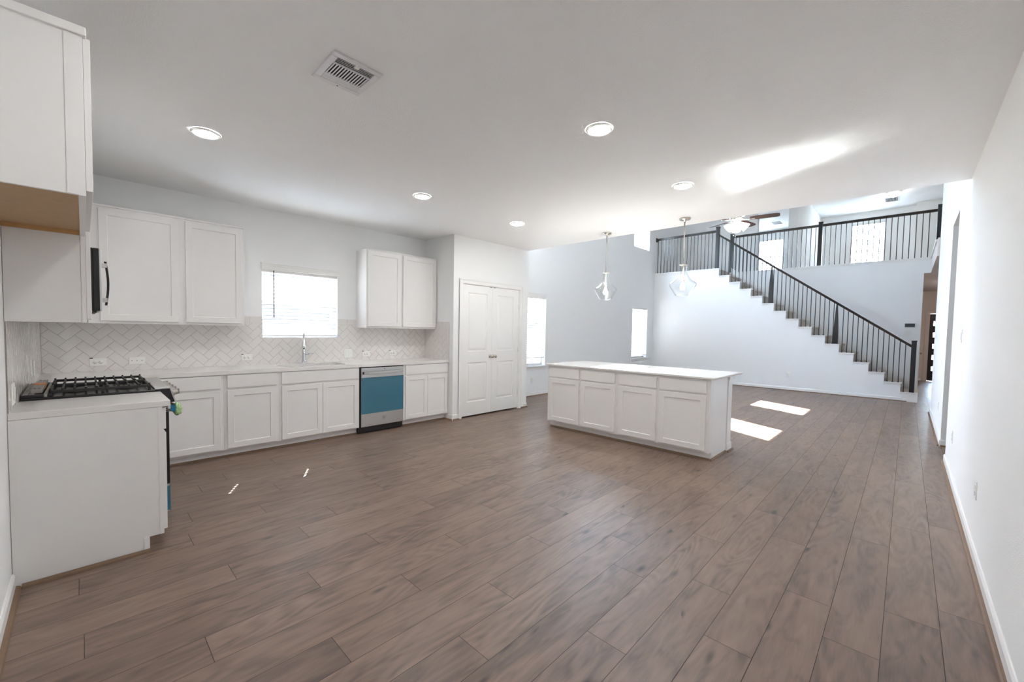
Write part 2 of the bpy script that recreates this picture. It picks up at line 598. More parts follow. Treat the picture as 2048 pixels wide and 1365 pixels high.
# room behind the opening of the right wall
mb = MB()
mb.box(5.6, -2.0, 0, 9.2, -1.9, 2.85); mb.box(5.5, -2.0, 0, 5.6, YR - 0.17, 2.85); mb.box(9.1, -1.9, 0, 9.2, YR - 0.17, 2.85)
mb.box(5.5, -2.0, 2.85, 9.2, YR - 0.17, 2.95); mb.box(5.5, -2.0, -0.1, 9.2, YR - 0.17, -0.004)
struct(mb.build('wall_hall', M['wall']), 'side hall behind the tall opening', 'wall')

# stair wall: stepped outline
S0, RUN, RISE = -0.19, 0.2677, 0.1995
mb = MB()
for i in range(1, 16):
    mb.box(XS, S0 + RUN*(i-1), 0, XS + 0.12, S0 + RUN*i, RISE*i - 0.02)
mb.box(XS, S0 + RUN*15, 0, XS + 0.12, YW, ZU - 0.02)
struct(mb.build('wall_stair', M['wall']), 'white stepped wall under the staircase', 'wall')
mb = MB()
grid_wall(mb, 'x', XB, XB + 0.12, (-0.21, YW), (0, ZU - 0.02), [])
mb.box(XB, -0.32, 2.85, XB + 0.12, -0.21, ZU - 0.02)
struct(mb.build('wall_behind_stair', M['wall']), 'white wall behind the staircase below the loft railing', 'wall')
# landing and loft floor slabs, hall soffit
mb = MB()
mb.box(XS + 0.12, S0 + RUN*15 + 0.01, ZU - 0.2, XB, YW, ZU - 0.001)
mb.box(XB + 0.12, YR, ZU - 0.3, 19.6, YW, ZU - 0.001)
struct(mb.build('floor_loft', M['carpet']), 'beige carpeted upper landing and loft floor', 'floor')
mb = MB()
mb.box(10.68, -3.2, 2.85, XF, -0.32, ZU - 0.02)
mb.box(XB + 0.12, -0.32, 2.85, XF, 0.8, ZU - 0.3)
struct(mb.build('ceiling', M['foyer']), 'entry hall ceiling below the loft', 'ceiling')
mb = MB()
grid_wall(mb, 'x', XF, XF + 0.15, (-3.2, 2.42), (0, ZH), [(-1.40, -0.475, 0, 2.14), (0.69, 1.545, 3.83, 5.25)])
mb.box(XF - 0.35, -3.1, ZU, XF, -0.03, ZH)
struct(mb.build('wall_front', M['wall']), 'front wall of the house with entry door and loft window', 'wall')
mb = MB()
mb.box(10.8, -2.2, 0, XF, -2.05, 2.85)
mb.box(10.68, -2.2, 0, 10.8, YR - 0.17, 2.85)
mb.box(XB + 0.12, 0.75, 0, XF, 0.87, 2.85)
mb.box(XF - 0.01, -2.05, 0, XF, -1.42, 2.85); mb.box(XF - 0.01, -0.46, 0, XF, 0.75, 2.85); mb.box(XF - 0.01, -1.42, 2.16, XF, -0.46, 2.85)
struct(mb.build('wall_entry', M['foyer']), 'beige walls of the entry hall', 'wall')
mb = MB()
mb.box(10.8, -3.2, ZU, 19.6, -3.1, ZH); mb.box(10.68, -3.2, ZU, 10.8, YR - 0.17, ZH)
mb.box(14.42, 2.42, ZU, 19.65, 2.62, ZH)
mb.box(14.40, 2.41, ZU, 14.42, 2.63, ZH)
mb.box(14.40, 3.42, ZU, 14.55, YW, ZH)
grid_wall(mb, 'x', 19.5, 19.65, (2.62, YW), (ZU, ZH), [(3.72, 4.55, 3.83, 5.25)])
struct(mb.build('wall_loft', M['wall']), 'white partition walls of the loft and bedroom', 'wall')

# ------------------------------------------------------------------ baseboards and trims
def base_run(name, segs, label, shoe=True):
    r = sroot(name, (segs[0][0], segs[0][1], 0), label, 'baseboard')
    mb = MB(); ms = MB()
    for x0, y0, x1, y1, nx, ny in segs:
        t = 0.013
        xa, xb, ya, yb = min(x0, x1), max(x0, x1), min(y0, y1), max(y0, y1)
        if nx: mb.prism([(0, 0), (nx*t, 0), (nx*t, 0.072), (nx*0.006, 0.085), (0, 0.085)], 'y', ya, yb); sh = [v for v in mb.bm.verts if not v.tag]
        else: mb.prism([(0, 0), (ny*t, 0), (ny*t, 0.072), (ny*0.006, 0.085), (0, 0.085)], 'x', xa, xb)
        for v in mb.bm.verts:
            if not v.tag:
                if nx: v.co.x += x0
                else: v.co.y += y0
                v.tag = True
        if shoe:
            q = [(0, 0)] + [(0.019*math.cos(a), 0.019*math.sin(a)) for a in (0, PI/6, PI/3, PI/2)]
            if nx: ms.prism([(x0 + nx*(t + u), v) for u, v in q], 'y', ya, yb)
            else: ms.prism([(y0 + ny*(t + u), v) for u, v in q], 'x', xa, xb)
    mb.build('board', M['trim'], r)
    if shoe: ms.build('shoe_moulding', M['shoe'], r)
    return r
base_run('baseboard_right', [(XR, YR, 6.67, YR, 0, 1), (7.58, YR, 10.8, YR, 0, 1), (7.58, YR - 0.17, 7.58, YR, -1, 0)], 'white baseboard with brown shoe along the right wall')
base_run('baseboard_left', [(XR, YR + 0.02, XR, 3.25, 1, 0)], 'white baseboard with brown shoe below the fridge gap')
base_run('baseboard_stair', [(XS, -0.04, XS, YW, -1, 0)], 'white baseboard along the stair wall')
base_run('baseboard_windows', [(PX1, YW, XS - 0.02, YW, 0, -1)], 'white baseboard under the living room windows')
base_run('baseboard_pantry', [(PX0 - 0.0, PY, 4.005, PY, 0, -1), (5.415, PY, PX1, PY, 0, -1), (PX1, PY, PX1, YW - 0.02, 1, 0), (PX0, PY - 0.013, PX0, 5.10, -1, 0)], 'short white baseboards around the pantry corner')
base_run('baseboard_entry', [(XF - 0.01, -0.36, XF - 0.01, 0.75, -1, 0)], 'baseboard of the entry hall', shoe=False)

# ------------------------------------------------------------------ windows and blinds
def window(n, axis, wall0, wall1, u0, u1, z0, z1, label, sill=False, inward=-1):
    """axis 'y': wall normal to y, inner face wall0, outer face wall1"""
    def B(mb, ua, ub, za, zb, na, nb, mi=0):   # n measured outwards from the inner face
        s = 1 if wall1 > wall0 else -1
        if axis == 'y': mb.box(ua, wall0 + s*na, za, ub, wall0 + s*nb, zb, mi)
        else: mb.box(wall0 + s*na, ua, za, wall0 + s*nb, ub, zb, mi)
    loc = ((u0+u1)/2, wall0, z0) if axis == 'y' else (wall0, (u0+u1)/2, z0)
    r = sroot('window_%d' % n, loc, label, 'window')
    mb = MB()
    f = 0.045
    na, nb = 0.09, 0.15
    B(mb, u0, u1, z0, z0+f, na, nb); B(mb, u0, u1, z1-f, z1, na, nb)
    B(mb, u0, u0+f, z0+f, z1-f, na, nb); B(mb, u1-f, u1, z0+f, z1-f, na, nb)
    mid = (z0+z1)/2 + 0.02
    if n not in (4, 5, 6): B(mb, u0+f, u1-f, mid-0.02, mid+0.02, na+0.01, nb-0.01)
    mb.build('frame', M['vinyl'], r)
    mb = MB(); B(mb, u0+f, u1-f, z0+f, z1-f, 0.118, 0.122); mb.build('pane', M['pane'], r)
    if sill:
        mb = MB()
        B(mb, u0-0.045, u1+0.045, z0-0.028, z0, -0.045, 0.09)
        mb.build('sill', M['trim'], r, bevel=0.004)
        mb = MB()
        B(mb, u0-0.03, u1+0.03, z0-0.095, z0-0.03, -0.012, 0.0)
        mb.build('apron', M['trim'], r, bevel=0.002)
    return r
window(1, 'y', YW, YO, *WIN[1], 'small window above the kitchen sink')
window(2, 'y', YW, YO, *WIN[2], 'tall living room window beside the pantry', sill=True)
window(3, 'y', YW, YO, *WIN[3], 'tall narrow living room window near the stair corner', sill=True)
window(4, 'y', YW, YO, *WIN[4], 'high window near the stair landing')
window(5, 'y', YW, YO, *WIN[5], 'middle high living room window')
window(6, 'y', YW, YO, *WIN[6], 'high window nearest the kitchen')
window(7, 'x', XF, XF + 0.15, 0.69, 1.545, 3.83, 5.25, 'loft window behind the upper railing')
window(8, 'x', 19.5, 19.65, 3.72, 4.55, 3.83, 5.25, 'bedroom window seen through the upstairs doorway')

def blind(axis, wall0, sgn, u0, u1, z0, z1, tilt, label, valance=True, holes=None, wand=None, pitch=0.0455, bottom=None, zlow=None):
    """sgn: +1 when outdoors lies towards +axis"""
    def P(u, n, z):
        return (u, wall0 + sgn*n, z) if axis == 'y' else (wall0 + sgn*n, u, z)
    def B(mb, ua, ub, za, zb, na, nb):
        a, b = P(ua, na, za), P(ub, nb, zb)
        mb.box(*a, *b)
    r = thing('window_blind', label, 'blind', P((u0+u1)/2, 0.04, z1))
    zb = z0 + 0.012 if zlow is None else zlow
    mb = MB()
    cn, hw = 0.043, 0.025
    ztop = z1 - 0.075
    ns = int((ztop - zb - 0.05) / pitch)
    ci, si = math.cos(tilt), math.sin(tilt)
    for k in range(ns):
        zc = ztop - pitch*(k + 0.35)
        segs = [(u0 + 0.006, u1 - 0.006)]
        if holes and holes[1] < zc < holes[2]:
            segs = []
            last = u0 + 0.006
            for hu in holes[0]:
                segs.append((last, hu - 0.008)); last = hu + 0.008
            segs.append((last, u1 - 0.006))
            for hu in holes[0]:          # slat either side of the cord hole
                for t0, t1 in ((-1, -0.17), (0.17, 1)):
                    mb.hexa([P(hu-0.008, cn + t*hw*ci + q*0.001, zc - t*hw*si + q*0.001) for t, q in ((t0,-1),(t1,-1),(t1,1),(t0,1))],
                            [P(hu+0.008, cn + t*hw*ci + q*0.001, zc - t*hw*si + q*0.001) for t, q in ((t0,-1),(t1,-1),(t1,1),(t0,1))])
        for ua, ub in segs:
            mb.hexa([P(ua, cn + t*hw*ci + q*0.0012, zc - t*hw*si + q*0.0012) for t, q in ((-1,-1),(1,-1),(1,1),(-1,1))],
                    [P(ub, cn + t*hw*ci + q*0.0012, zc - t*hw*si + q*0.0012) for t, q in ((-1,-1),(1,-1),(1,1),(-1,1))])
    mb.build('slats', M['slat'], r)
    mb = MB(); B(mb, u0+0.004, u1-0.004, z1-0.045, z1-0.004, 0.015, 0.07); mb.build('headrail', M['plastic'], r)
    if valance:
        mb = MB()
        B(mb, u0-0.008, u1+0.008, z1-0.012, z1+0.062, -0.022, -0.002)
        B(mb, u0-0.014, u1+0.014, z1+0.052, z1+0.064, -0.030, -0.002)
        B(mb, u0-0.012, u1+0.012, z1+0.030, z1+0.040, -0.026, -0.002)
        mb.build('valance', M['plastic'], r, bevel=0.002)
    mb = MB(); B(mb, u0+0.008, u1-0.008, zb, zb+0.022, cn-0.024, cn+0.024); mb.build('bottom_rail', M['plastic'], r, bevel=0.003)
    mb = MB()
    for fu in (0.2, 0.5, 0.8):
        uu = u0 + (u1-u0)*fu
        for nn in (cn-0.027, cn+0.027):
            mb.tube([P(uu, nn, zb+0.02), P(uu, nn, z1-0.045)], 0.0009, 4)
    mb.build('ladder_cords', M['plastic'], r)
    if wand:
        mb = MB(); mb.tube([P(wand[0], -0.004 if valance else 0.01, z1-0.02), P(wand[0], -0.004 if valance else 0.01, wand[1])], 0.006, 6)
        mb.build('wand', M['screen'], r)
    return r
blind('y', YW, 1, *WIN[1], math.radians(45), 'white slatted blind closed over the sink window', holes=((1.725, 2.315), 1.72, 1.97), wand=(1.655, 1.48))
blind('y', YW, 1, *WIN[2], math.radians(40), 'white slatted blind in the tall window beside the pantry', zlow=0.80)
blind('y', YW, 1, *WIN[3], math.radians(40), 'white slatted blind in the narrow window near the stair corner', valance=False, zlow=0.72)
blind('x', XF, 1, 0.69, 1.545, 3.83, 5.25, math.radians(30), 'white open blind in the loft window behind the upper right railing', valance=False)
blind('x', 19.5, 1, 3.72, 4.55, 3.83, 5.25, math.radians(30), 'white open blind in the bedroom window through the upstairs doorway', valance=False)

# ------------------------------------------------------------------ outdoors
mb = MB(); mb.box(-12, YO, -0.25, 32, 40, -0.15)
struct(mb.build('ground', M['ground']), 'side yard ground outside the windows', 'ground')
t = thing('neighbour_house', 'dark sided neighbouring house outside the left windows', 'house', (6, 8.6, -0.15))
mb = MB(); mb.box(-14, 8.6, -0.15, 34, 16, 4.74); mb.build('siding', M['siding'], t)
mb = MB(); mb.box(-14.2, 8.58, 4.74, 34.2, 16.2, 4.80); mb.build('roof', M['roof'], t)
t = thing('side_fence', 'pale pinkish side yard fence seen low through the sink window blind', 'fence', (6, 8.3, -0.15))
mb = MB(); mb.box(-12, 8.30, -0.15, 30, 8.33, 1.42); mb.build('boards', M['brick'], t)
mb = MB(); mb.box(-12, 8.27, 1.42, 30, 8.36, 1.46); mb.build('cap_rail', M['roof'], t)

# ------------------------------------------------------------------ pantry doors
def panel_door(n, u0, u1, z0, z1, label, hinge_u, knob_u):
    r = sroot('door_%d' % n, ((u0+u1)/2, PY, z0), label, 'door')
    fr = Fr('-y', PY - 0.0)
    mb = MB()
    n0, n1 = -0.05, -0.012
    si = 0.112
    zs = [z0, 0.237, 0.862, 1.04, 1.962, z1]
    us = [u0, u0+si, u1-si, u1]
    for i in range(3):
        for j in range(5):
            if i == 1 and j in (1, 3): continue
            mb.poly([fr(us[i], zs[j], n1), fr(us[i+1], zs[j], n1), fr(us[i+1], zs[j+1], n1), fr(us[i], zs[j+1], n1)])
    for j in (1, 3):
        ring_panel(mb, fr, us[1], us[2], zs[j], zs[j+1], [(0, n1), (0.008, n1-0.008), (0.018, n1-0.009), (0.045, n1-0.002)])
    fr.box(mb, u0, u1, z0, z1, n0, n1-0.011)
    for a, b in (((u0, z0), (u0, z1)), ((u1, z0), (u1, z1)), ((u0, z0), (u1, z0)), ((u0, z1), (u1, z1))):
        mb.poly([fr(a[0], a[1], n1), fr(b[0], b[1], n1), fr(b[0], b[1], n1-0.012), fr(a[0], a[1], n1-0.012)])
    mb.build('panel', M['trim'], r, weld=True)
    k = MB()
    c = fr(knob_u, 0.95, n1)
    k.lathe([(0.0, 0), (0.028, 0), (0.028, 0.006), (0.011, 0.010), (0.010, 0.030), (0.022, 0.040), (0.027, 0.052), (0.022, 0.064), (0, 0.068)], c, 20, axis=(0, -1, 0))
    k.build('knob', M['nickel'], r)
    h = MB()
    for z in (0.30, 1.05, 1.80):
        h.tube([fr(hinge_u, z-0.045, n1+0.003), fr(hinge_u, z+0.045, n1+0.003)], 0.006, 8)
    h.build('hinges', M['nickel'], r)
    cmb = MB()
    cu = knob_u
    fr.box(cmb, cu-0.022, cu+0.022, z1-0.012, z1-0.002, n1, n1+0.006)
    cmb.build('catch', M['nickel'], r)
panel_door(1, 4.072, 4.7065, 0.022, 2.086, 'left leaf of the white pantry double doors', 4.069, 4.668)
panel_door(2, 4.7095, 5.344, 0.022, 2.086, 'right leaf of the white pantry double doors', 5.347, 4.750)
def casing(name, fr, u0, u1, z1, wd, label, material):
    r = sroot(name, fr((u0+u1)/2, 0, 0), label, 'trim')
    mb = MB()
    for a, b in ((u0-wd, u0), (u1, u1+wd)):
        fr.box(mb, a, b, 0, z1, 0.0005, 0.014)
        m0 = a + 0.012 if a < u0 else a
        fr.box(mb, (a if a < u0 else b-0.02), (a+0.02 if a < u0 else b), 0, z1+wd, 0.0005, 0.020)
    fr.box(mb, u0-wd+0.02, u1+wd-0.02, z1, z1+wd, 0.0005, 0.014)
    fr.box(mb, u0-wd+0.02, u1+wd-0.02, z1+wd-0.02, z1+wd, 0.0005, 0.020)
    mb.build('casing', material, r, bevel=0.003)
    mj = MB()
    fr.box(mj, u0-0.002, u0+0.011, 0, z1, -0.11, 0.0005); fr.box(mj, u1-0.011, u1+0.002, 0, z1, -0.11, 0.0005); fr.box(mj, u0+0.011, u1-0.011, z1-0.006, z1+0.002, -0.11, 0.0005)
    mj.build('jamb', material, r)
casing('trim_1', Fr('-y', PY), 4.062, 5.354, 2.095, 0.068, 'white casing around the pantry double doors', M['trim'])
t = thing('door_stop', 'small spring door stop on the pantry corner baseboard', 'door stop', (5.5, PY - 0.03, 0.05))
mb = MB(); mb.tube([(5.5, PY - 0.014, 0.05), (5.5, PY - 0.075, 0.05)], 0.006, 8); mb.build('spring', M['nickel'], t)
mb = MB(); mb.tube([(5.5, PY - 0.075, 0.05), (5.5, PY - 0.09, 0.05)], 0.009, 8); mb.build('tip', M['plastic'], t)

# ------------------------------------------------------------------ base cabinets
def base_cab(fr, u0, u1, depth, drawers, doors, label, name='base_cabinet', group=None, toe=True, zt=0.876, zc=None):
    lo = fr(u0, 0, -depth); hi = fr(u1, 0, 0)
    t = thing(name, label, 'cabinet', ((lo[0]+hi[0])/2, (lo[1]+hi[1])/2, 0), group)
    mb = MB(); fr.box(mb, u0+0.0005, u1-0.0005, 0.09, zc or zt, -depth, -0.02); mb.build('carcass', M['cab'], t)
    mb = MB()
    fr.box(mb, u0+0.0005, u1-0.0005, 0.09, zt, -0.0195, 0.0)
    mb.build('face_frame', M['cab'], t, bevel=0.001)
    for d in drawers: slab_front(fr, *d, 'drawer_front', t)
    for d in doors: shaker(fr, *d, 'door', t)
    if toe:
        mb = MB(); fr.box(mb, u0+0.0005, u1-0.0005, 0.0, 0.0895, -depth, -0.07); mb.build('toe_kick', M['cab'], t)
    return t
FS = Fr('-y', 5.035)     # face of the sink run
ZD = (0.735, 0.866); ZO = (0.105, 0.711)
DS = YW - 5.035 - 0.002
base_cab(FS, 0.372, 1.0, DS, [(0.41, 0.972, *ZD)], [(0.41, 0.968, *ZO)], 'white base cabinet with one drawer beside the range corner')
base_cab(FS, 1.0, 1.52, DS, [(1.03, 1.492, *ZD)], [(1.03, 1.488, *ZO)], 'white base cabinet with one drawer just left of the sink cabinet')
base_cab(FS, 1.52, 2.462, DS, [(1.546, 2.444, *ZD)], [(1.546, 1.9935, *ZO), (1.9965, 2.444, *ZO)], 'wide white double door cabinet under the sink', zc=0.66)
base_cab(FS, 3.105, 3.886, DS, [(3.137, 3.868, *ZD)], [(3.137, 3.5005, *ZO), (3.5035, 3.868, *ZO)], 'white double door base cabinet between dishwasher and pantry')
FR_ = Fr('+x', 0.331)    # face of the range run
DR = 0.331 - XR - 0.002
t = base_cab(FR_, 3.277, 3.73, DR, [(3.29, 3.70, *ZD)], [(3.29, 3.70, *ZO)], 'narrow white end cabinet between range and empty fridge gap', toe=False)
mb = MB()
mb.prism([(XR + 0.002, 0.0), (0.262, 0.0), (0.262, 0.088), (0.331, 0.088), (0.331, 0.876), (XR + 0.002, 0.876)], 'y', 3.265, 3.2765)
mb.build('end_panel', M['cab'], t)
mb = MB(); mb.box(0.238, 3.258, 0.0, 0.262, 3.265, 0.088); mb.build('toe_block', M['cab'], t)
mb = MB(); mb.box(0.312, 3.262, 0.088, 0.331, 3.265, 0.876); mb.build('edge_strip', M['cab'], t)
mb = MB(); mb.box(XR + 0.002, 3.262, 0.09, XR + 0.022, 3.265, 0.876); mb.build('edge_strip', M['cab'], t)
mb = MB(); mb.box(XR + 0.01, 3.29, 0, 0.262, 3.729, 0.0895); mb.build('toe_kick', M['cab'], t)
t = base_cab(FR_, 4.49, 4.995, DR, [], [], 'plain white corner base cabinet behind the range')
# brown shoe mouldings at toe kicks
def shoe(name, segs, label):
    r = sroot(name, segs[0][0], label, 'trim')
    ms = MB()
    for a, b, n in segs:
        q = [(0, 0)] + [(0.019*math.cos(x), 0.019*math.sin(x)) for x in (0, PI/6, PI/3, PI/2)]
        if abs(n[0]) > 0: ms.prism([(a[0] + n[0]*u, v) for u, v in q], 'y', a[1], b[1])
        else: ms.prism([(a[1] + n[1]*u, v) for u, v in q], 'x', a[0], b[0])
    ms.build('moulding', M['shoe'], r)
YT = 5.105
shoe('trim_2', [((0.36, YT, 0), (2.46, YT, 0), (0, -1)), ((3.107, YT, 0), (3.869, YT, 0), (0, -1))], 'brown shoe moulding under the sink run cabinets')
shoe('trim_3', [((XR + 0.033, 3.2575, 0), (0.262, 3.2575, 0), (0, -1))], 'brown shoe moulding under the white end panel')

# ------------------------------------------------------------------ counters, sink, faucet
def counter_sink():
    mb = MB()
    zb, zt = 0.877, H
    x0, x1, y0, y1 = XR + 0.001, PX0 - 0.001, 5.01, YW - 0.001
    sx0, sx1, sy0, sy1 = 1.60, 2.34, 5.135, 5.50
    # rounded sink opening
    rr = 0.05
    hole = []
    for cx, cy, a0 in ((sx1-rr, sy1-rr, 0), (sx0+rr, sy1-rr, PI/2), (sx0+rr, sy0+rr, PI), (sx1-rr, sy0+rr, 1.5*PI)):
        for k in range(5):
            a = a0 + k*PI/8
            hole.append((cx + rr*math.cos(a), cy + rr*math.sin(a)))
    outer = [(x1, y1), (x0, y1), (x0, y0), (x1, y0)]
    bm = mb.bm
    top = []
    for z in (zt, zb):
        ho = [bm.verts.new((x, y, z)) for x, y in hole]
        ou = [bm.verts.new((x, y, z)) for x, y in outer]
        for c in range(4):
            h = ho[c*5:(c+1)*5]
            for k in range(4):
                bm.faces.new((ou[c], h[k], h[k+1]))
            n = ho[((c+1)*5) % 20]
            bm.faces.new((ou[c], h[4], n, ou[(c+1) % 4]))
        top.append((ho, ou))
    for k in range(20):
        bm.faces.new((top[0][0][k], top[0][0][(k+1) % 20], top[1][0][(k+1) % 20], top[1][0][k]))
    for k in range(4):
        bm.faces.new((top[0][1][k], top[0][1][(k+1) % 4], top[1][1][(k+1) % 4], top[1][1][k]))
    mb.box(x0, 4.489, zb, 0.371, 5.0095, zt)
    t = mb.build('countertop', M['quartz'], loc=(1.8, 5.3, zb))
    tag(t, 'long white quartz countertop with sink cutout along the window wall', 'countertop')
    s = thing('sink', 'stainless undermount sink set into the long countertop', 'sink', ((sx0+sx1)/2, (sy0+sy1)/2, 0.68))
    b = MB()
    f = 0.004
    prev = None
    for z, ins in ((zb-0.001, -0.012), (zb-0.001, 0.0), (0.70, 0.006), (0.68, 0.03)):
        ring = [b.bm.verts.new((min(max(x, sx0+ins), sx1-ins), min(max(y, sy0+ins), sy1-ins), z)) if ins > 0 else b.bm.verts.new((x + (0.012 if x > 1.97 else -0.012) * (1 if ins < 0 else 0), y + (0.012 if y > 5.3 else -0.012) * (1 if ins < 0 else 0), z)) for x, y in hole]
        if prev:
            for k in range(20):
                b.bm.faces.new((prev[k], prev[(k+1) % 20], ring[(k+1) % 20], ring[k]))
        prev = ring
    b.bm.faces.new(prev)
    b.build('basin', M['steel'], s)
    d = MB(); d.lathe([(0, 0.002), (0.045, 0.002), (0.05, 0.0)], (1.97, 5.33, 0.681), 20); d.build('drain', M['chrome'], s)
counter_sink()
mb = MB()
mb.box(XR + 0.001, 3.267, 0.877, 0.371, 3.731, H)
tag(mb.build('countertop', M['quartz'], loc=(0.05, 3.5, 0.877), bevel=0.003), 'short white quartz countertop strip between range and fridge gap', 'countertop')

t = thing('faucet', 'tall chrome pull down faucet behind the kitchen sink', 'faucet', (1.972, 5.555, H))
fx, fy = 1.972, 5.555
mb = MB(); mb.lathe([(0, 0), (0.034, 0), (0.034, 0.010), (0.027, 0.020), (0.024, 0.05), (0.022, 0.11), (0.021, 0.175), (0.012, 0.182), (0.012, 0.205), (0, 0.205)], (fx, fy, H), 24); mb.build('body', M['chrome'], t)
mb = MB(); mb.tube([(fx - 0.335*q, fy - 0.942*q, H + z_) for q, z_ in ((0, 0.20), (0, 0.24), (0.01, 0.31), (0.04, 0.365), (0.085, 0.395), (0.135, 0.385), (0.175, 0.345))], 0.011, 12); mb.build('spout', M['chrome'], t)
mb = MB(); mb.lathe([(0, 0), (0.024, 0.0), (0.025, 0.01), (0.021, 0.03), (0.015, 0.14), (0.011, 0.155), (0, 0.155)], (fx - 0.062, fy - 0.174, H+0.205), 18, axis=(0.027, 0.075, 1)); mb.build('spray_head', M['chrome'], t)
mb = MB(); mb.lathe([(0, 0), (0.026, 0), (0.026, 0.008), (0.016, 0.011), (0, 0.011)], (fx, fy, H+0.198), 18); mb.build('collar', M['screen'], t)
mb = MB(); mb.tube([(fx+0.018, fy, H+0.118), (fx+0.055, fy, H+0.118)], 0.014, 12); mb.tube([(fx+0.055, fy, H+0.118), (fx+0.075, fy-0.005, H+0.125), (fx+0.115, fy-0.015, H+0.122)], [0.008, 0.0065, 0.005], 8); mb.build('lever', M['chrome'], t)

# ------------------------------------------------------------------ herringbone backsplash
def clip_poly(p, x0, x1, y0, y1):
    for ax, lim, sg in ((0, x0, 1), (0, x1, -1), (1, y0, 1), (1, y1, -1)):
        out = []
        for i in range(len(p)):
            a, b = p[i], p[(i+1) % len(p)]
            da, db = sg*(a[ax]-lim), sg*(b[ax]-lim)
            if da >= 0: out.append(a)
            if (da >= 0) != (db >= 0):
                k = da/(da-db)
                out.append((a[0]+k*(b[0]-a[0]), a[1]+k*(b[1]-a[1])))
        p = out
        if len(p) < 3: return []
    return p
def herringbone(rects, P, W=0.0775, g=0.0016, org=(0.0, 0.914)):
    """tile polygons clipped to rects; P(u, v, n) -> world"""
    mb = MB()
    rng = random.Random(5)
    r2 = math.sqrt(0.5)
    umin = min(r[0] for r in rects) - 0.3; umax = max(r[1] for r in rects) + 0.3
    vmin = min(r[2] for r in rects) - 0.3; vmax = max(r[3] for r in rects) + 0.3
    R = 60
    for i in range(-R, R):
        for j in range(-R, R):
            # herringbone of 2:1 tiles on a square lattice
            m = (i + j) % 4      # pattern period along a diagonal
            tiles = []
            if (i - j) % 4 == 0: tiles.append((i, j, i+2, j+1))
            if (i - j) % 4 == 3: tiles.append((i, j, i+1, j+2))
            for a, b, c, d in tiles:
                q = [(a*W+g, b*W+g), (c*W-g, b*W+g), (c*W-g, d*W-g), (a*W+g, d*W-g)]
                q = [((x-y)*r2 + org[0], (x+y)*r2 + org[1]) for x, y in q]
                cu = sum(x for x, y in q)/4; cv = sum(y for x, y in q)/4
                if not (umin < cu < umax and vmin < cv < vmax): continue
                tu, tv = rng.uniform(-0.006, 0.006), rng.uniform(-0.006, 0.006)
                for rc in rects:
                    pp = clip_poly(q, rc[0], rc[1], rc[2], rc[3])
                    if len(pp) < 3: continue
                    n = 0.0082
                    mu = sum(x for x, y in pp)/len(pp); mv = sum(y for x, y in pp)/len(pp)
                    e = 0.0012
                    inner = []
                    for x, y in pp:
                        dl = math.hypot(x-mu, y-mv) or 1
                        k = max(0, 1 - e*1.4/dl)
                        inner.append((mu+(x-mu)*k, mv+(y-mv)*k))
                    va = [mb.bm.verts.new(P(x, y, 0.004)) for x, y in pp]
                    vb = [mb.bm.verts.new(P(x, y, n-0.0008)) for x, y in pp]
                    vc = [mb.bm.verts.new(P(x, y, n + tu*(x-cu) + tv*(y-cv))) for x, y in inner]
                    L = len(pp)
                    for k in range(L):
                        mb.bm.faces.new((va[k], va[(k+1) % L], vb[(k+1) % L], vb[k]))
                        mb.bm.faces.new((vb[k], vb[(k+1) % L], vc[(k+1) % L], vc[k]))
                    mb.bm.faces.new(vc)
    return mb
ZT = 1.497
def splash(name, rects, border, P, label, org):
    r = sroot(name, P(rects[0][0], rects[0][2], 0), label, 'backsplash')
    mb = herringbone(rects, P, org=org)
    mb.build('tiles', M['tile'], r)
    mb = MB()
    for rc in rects + border:
        a, b = P(rc[0], rc[2], 0.0003), P(rc[1], rc[3], 0.006)
        mb.box(*a, *b)
    mb.build('grout', M['grout'], r)
    if border:
        mb = MB()
        for rc in border:
            if rc[1]-rc[0] > rc[3]-rc[2]:
                n = max(1, round((rc[1]-rc[0]) / 0.157)); st = (rc[1]-rc[0])/n
                for k in range(n):
                    a, b = P(rc[0]+st*k+0.0012, rc[2]+0.001, 0.004), P(rc[0]+st*(k+1)-0.0012, rc[3], 0.0085)
                    mb.box(*a, *b)
            else:
                a, b = P(rc[0], rc[2], 0.004), P(rc[1], rc[3], 0.0085)
                mb.box(*a, *b)
        mb.build('border_tiles', M['tile'], r, bevel=0.001)
    return r
BT = 0.075
splash('wall_backsplash', [(XR + 0.009, 1.525, H, ZT-BT), (1.525, 2.45, H, 1.242), (2.45, PX0 - 0.009, H, ZT-BT)],
       [(1.26, 1.525, ZT-BT, ZT), (2.45, 2.715, ZT-BT, ZT)],
       lambda u, v, n: (u, YW - n, v), 'glossy white herringbone tile on the sink wall', (0.11, H - 0.03))
splash('wall_backsplash', [(3.267, YW - 0.0005, H, 1.383)], [], lambda u, v, n: (XR + n, u, v), 'glossy white herringbone tile behind the range', (3.4, H))
splash('wall_backsplash', [(5.03, YW - 0.0005, H, ZT-BT)], [(5.015, 5.03, H, ZT), (5.03, YW - 0.32, ZT-BT, ZT)], lambda u, v, n: (PX0 - n, u, v), 'glossy white herringbone tile on the pantry side', (5.2, H))

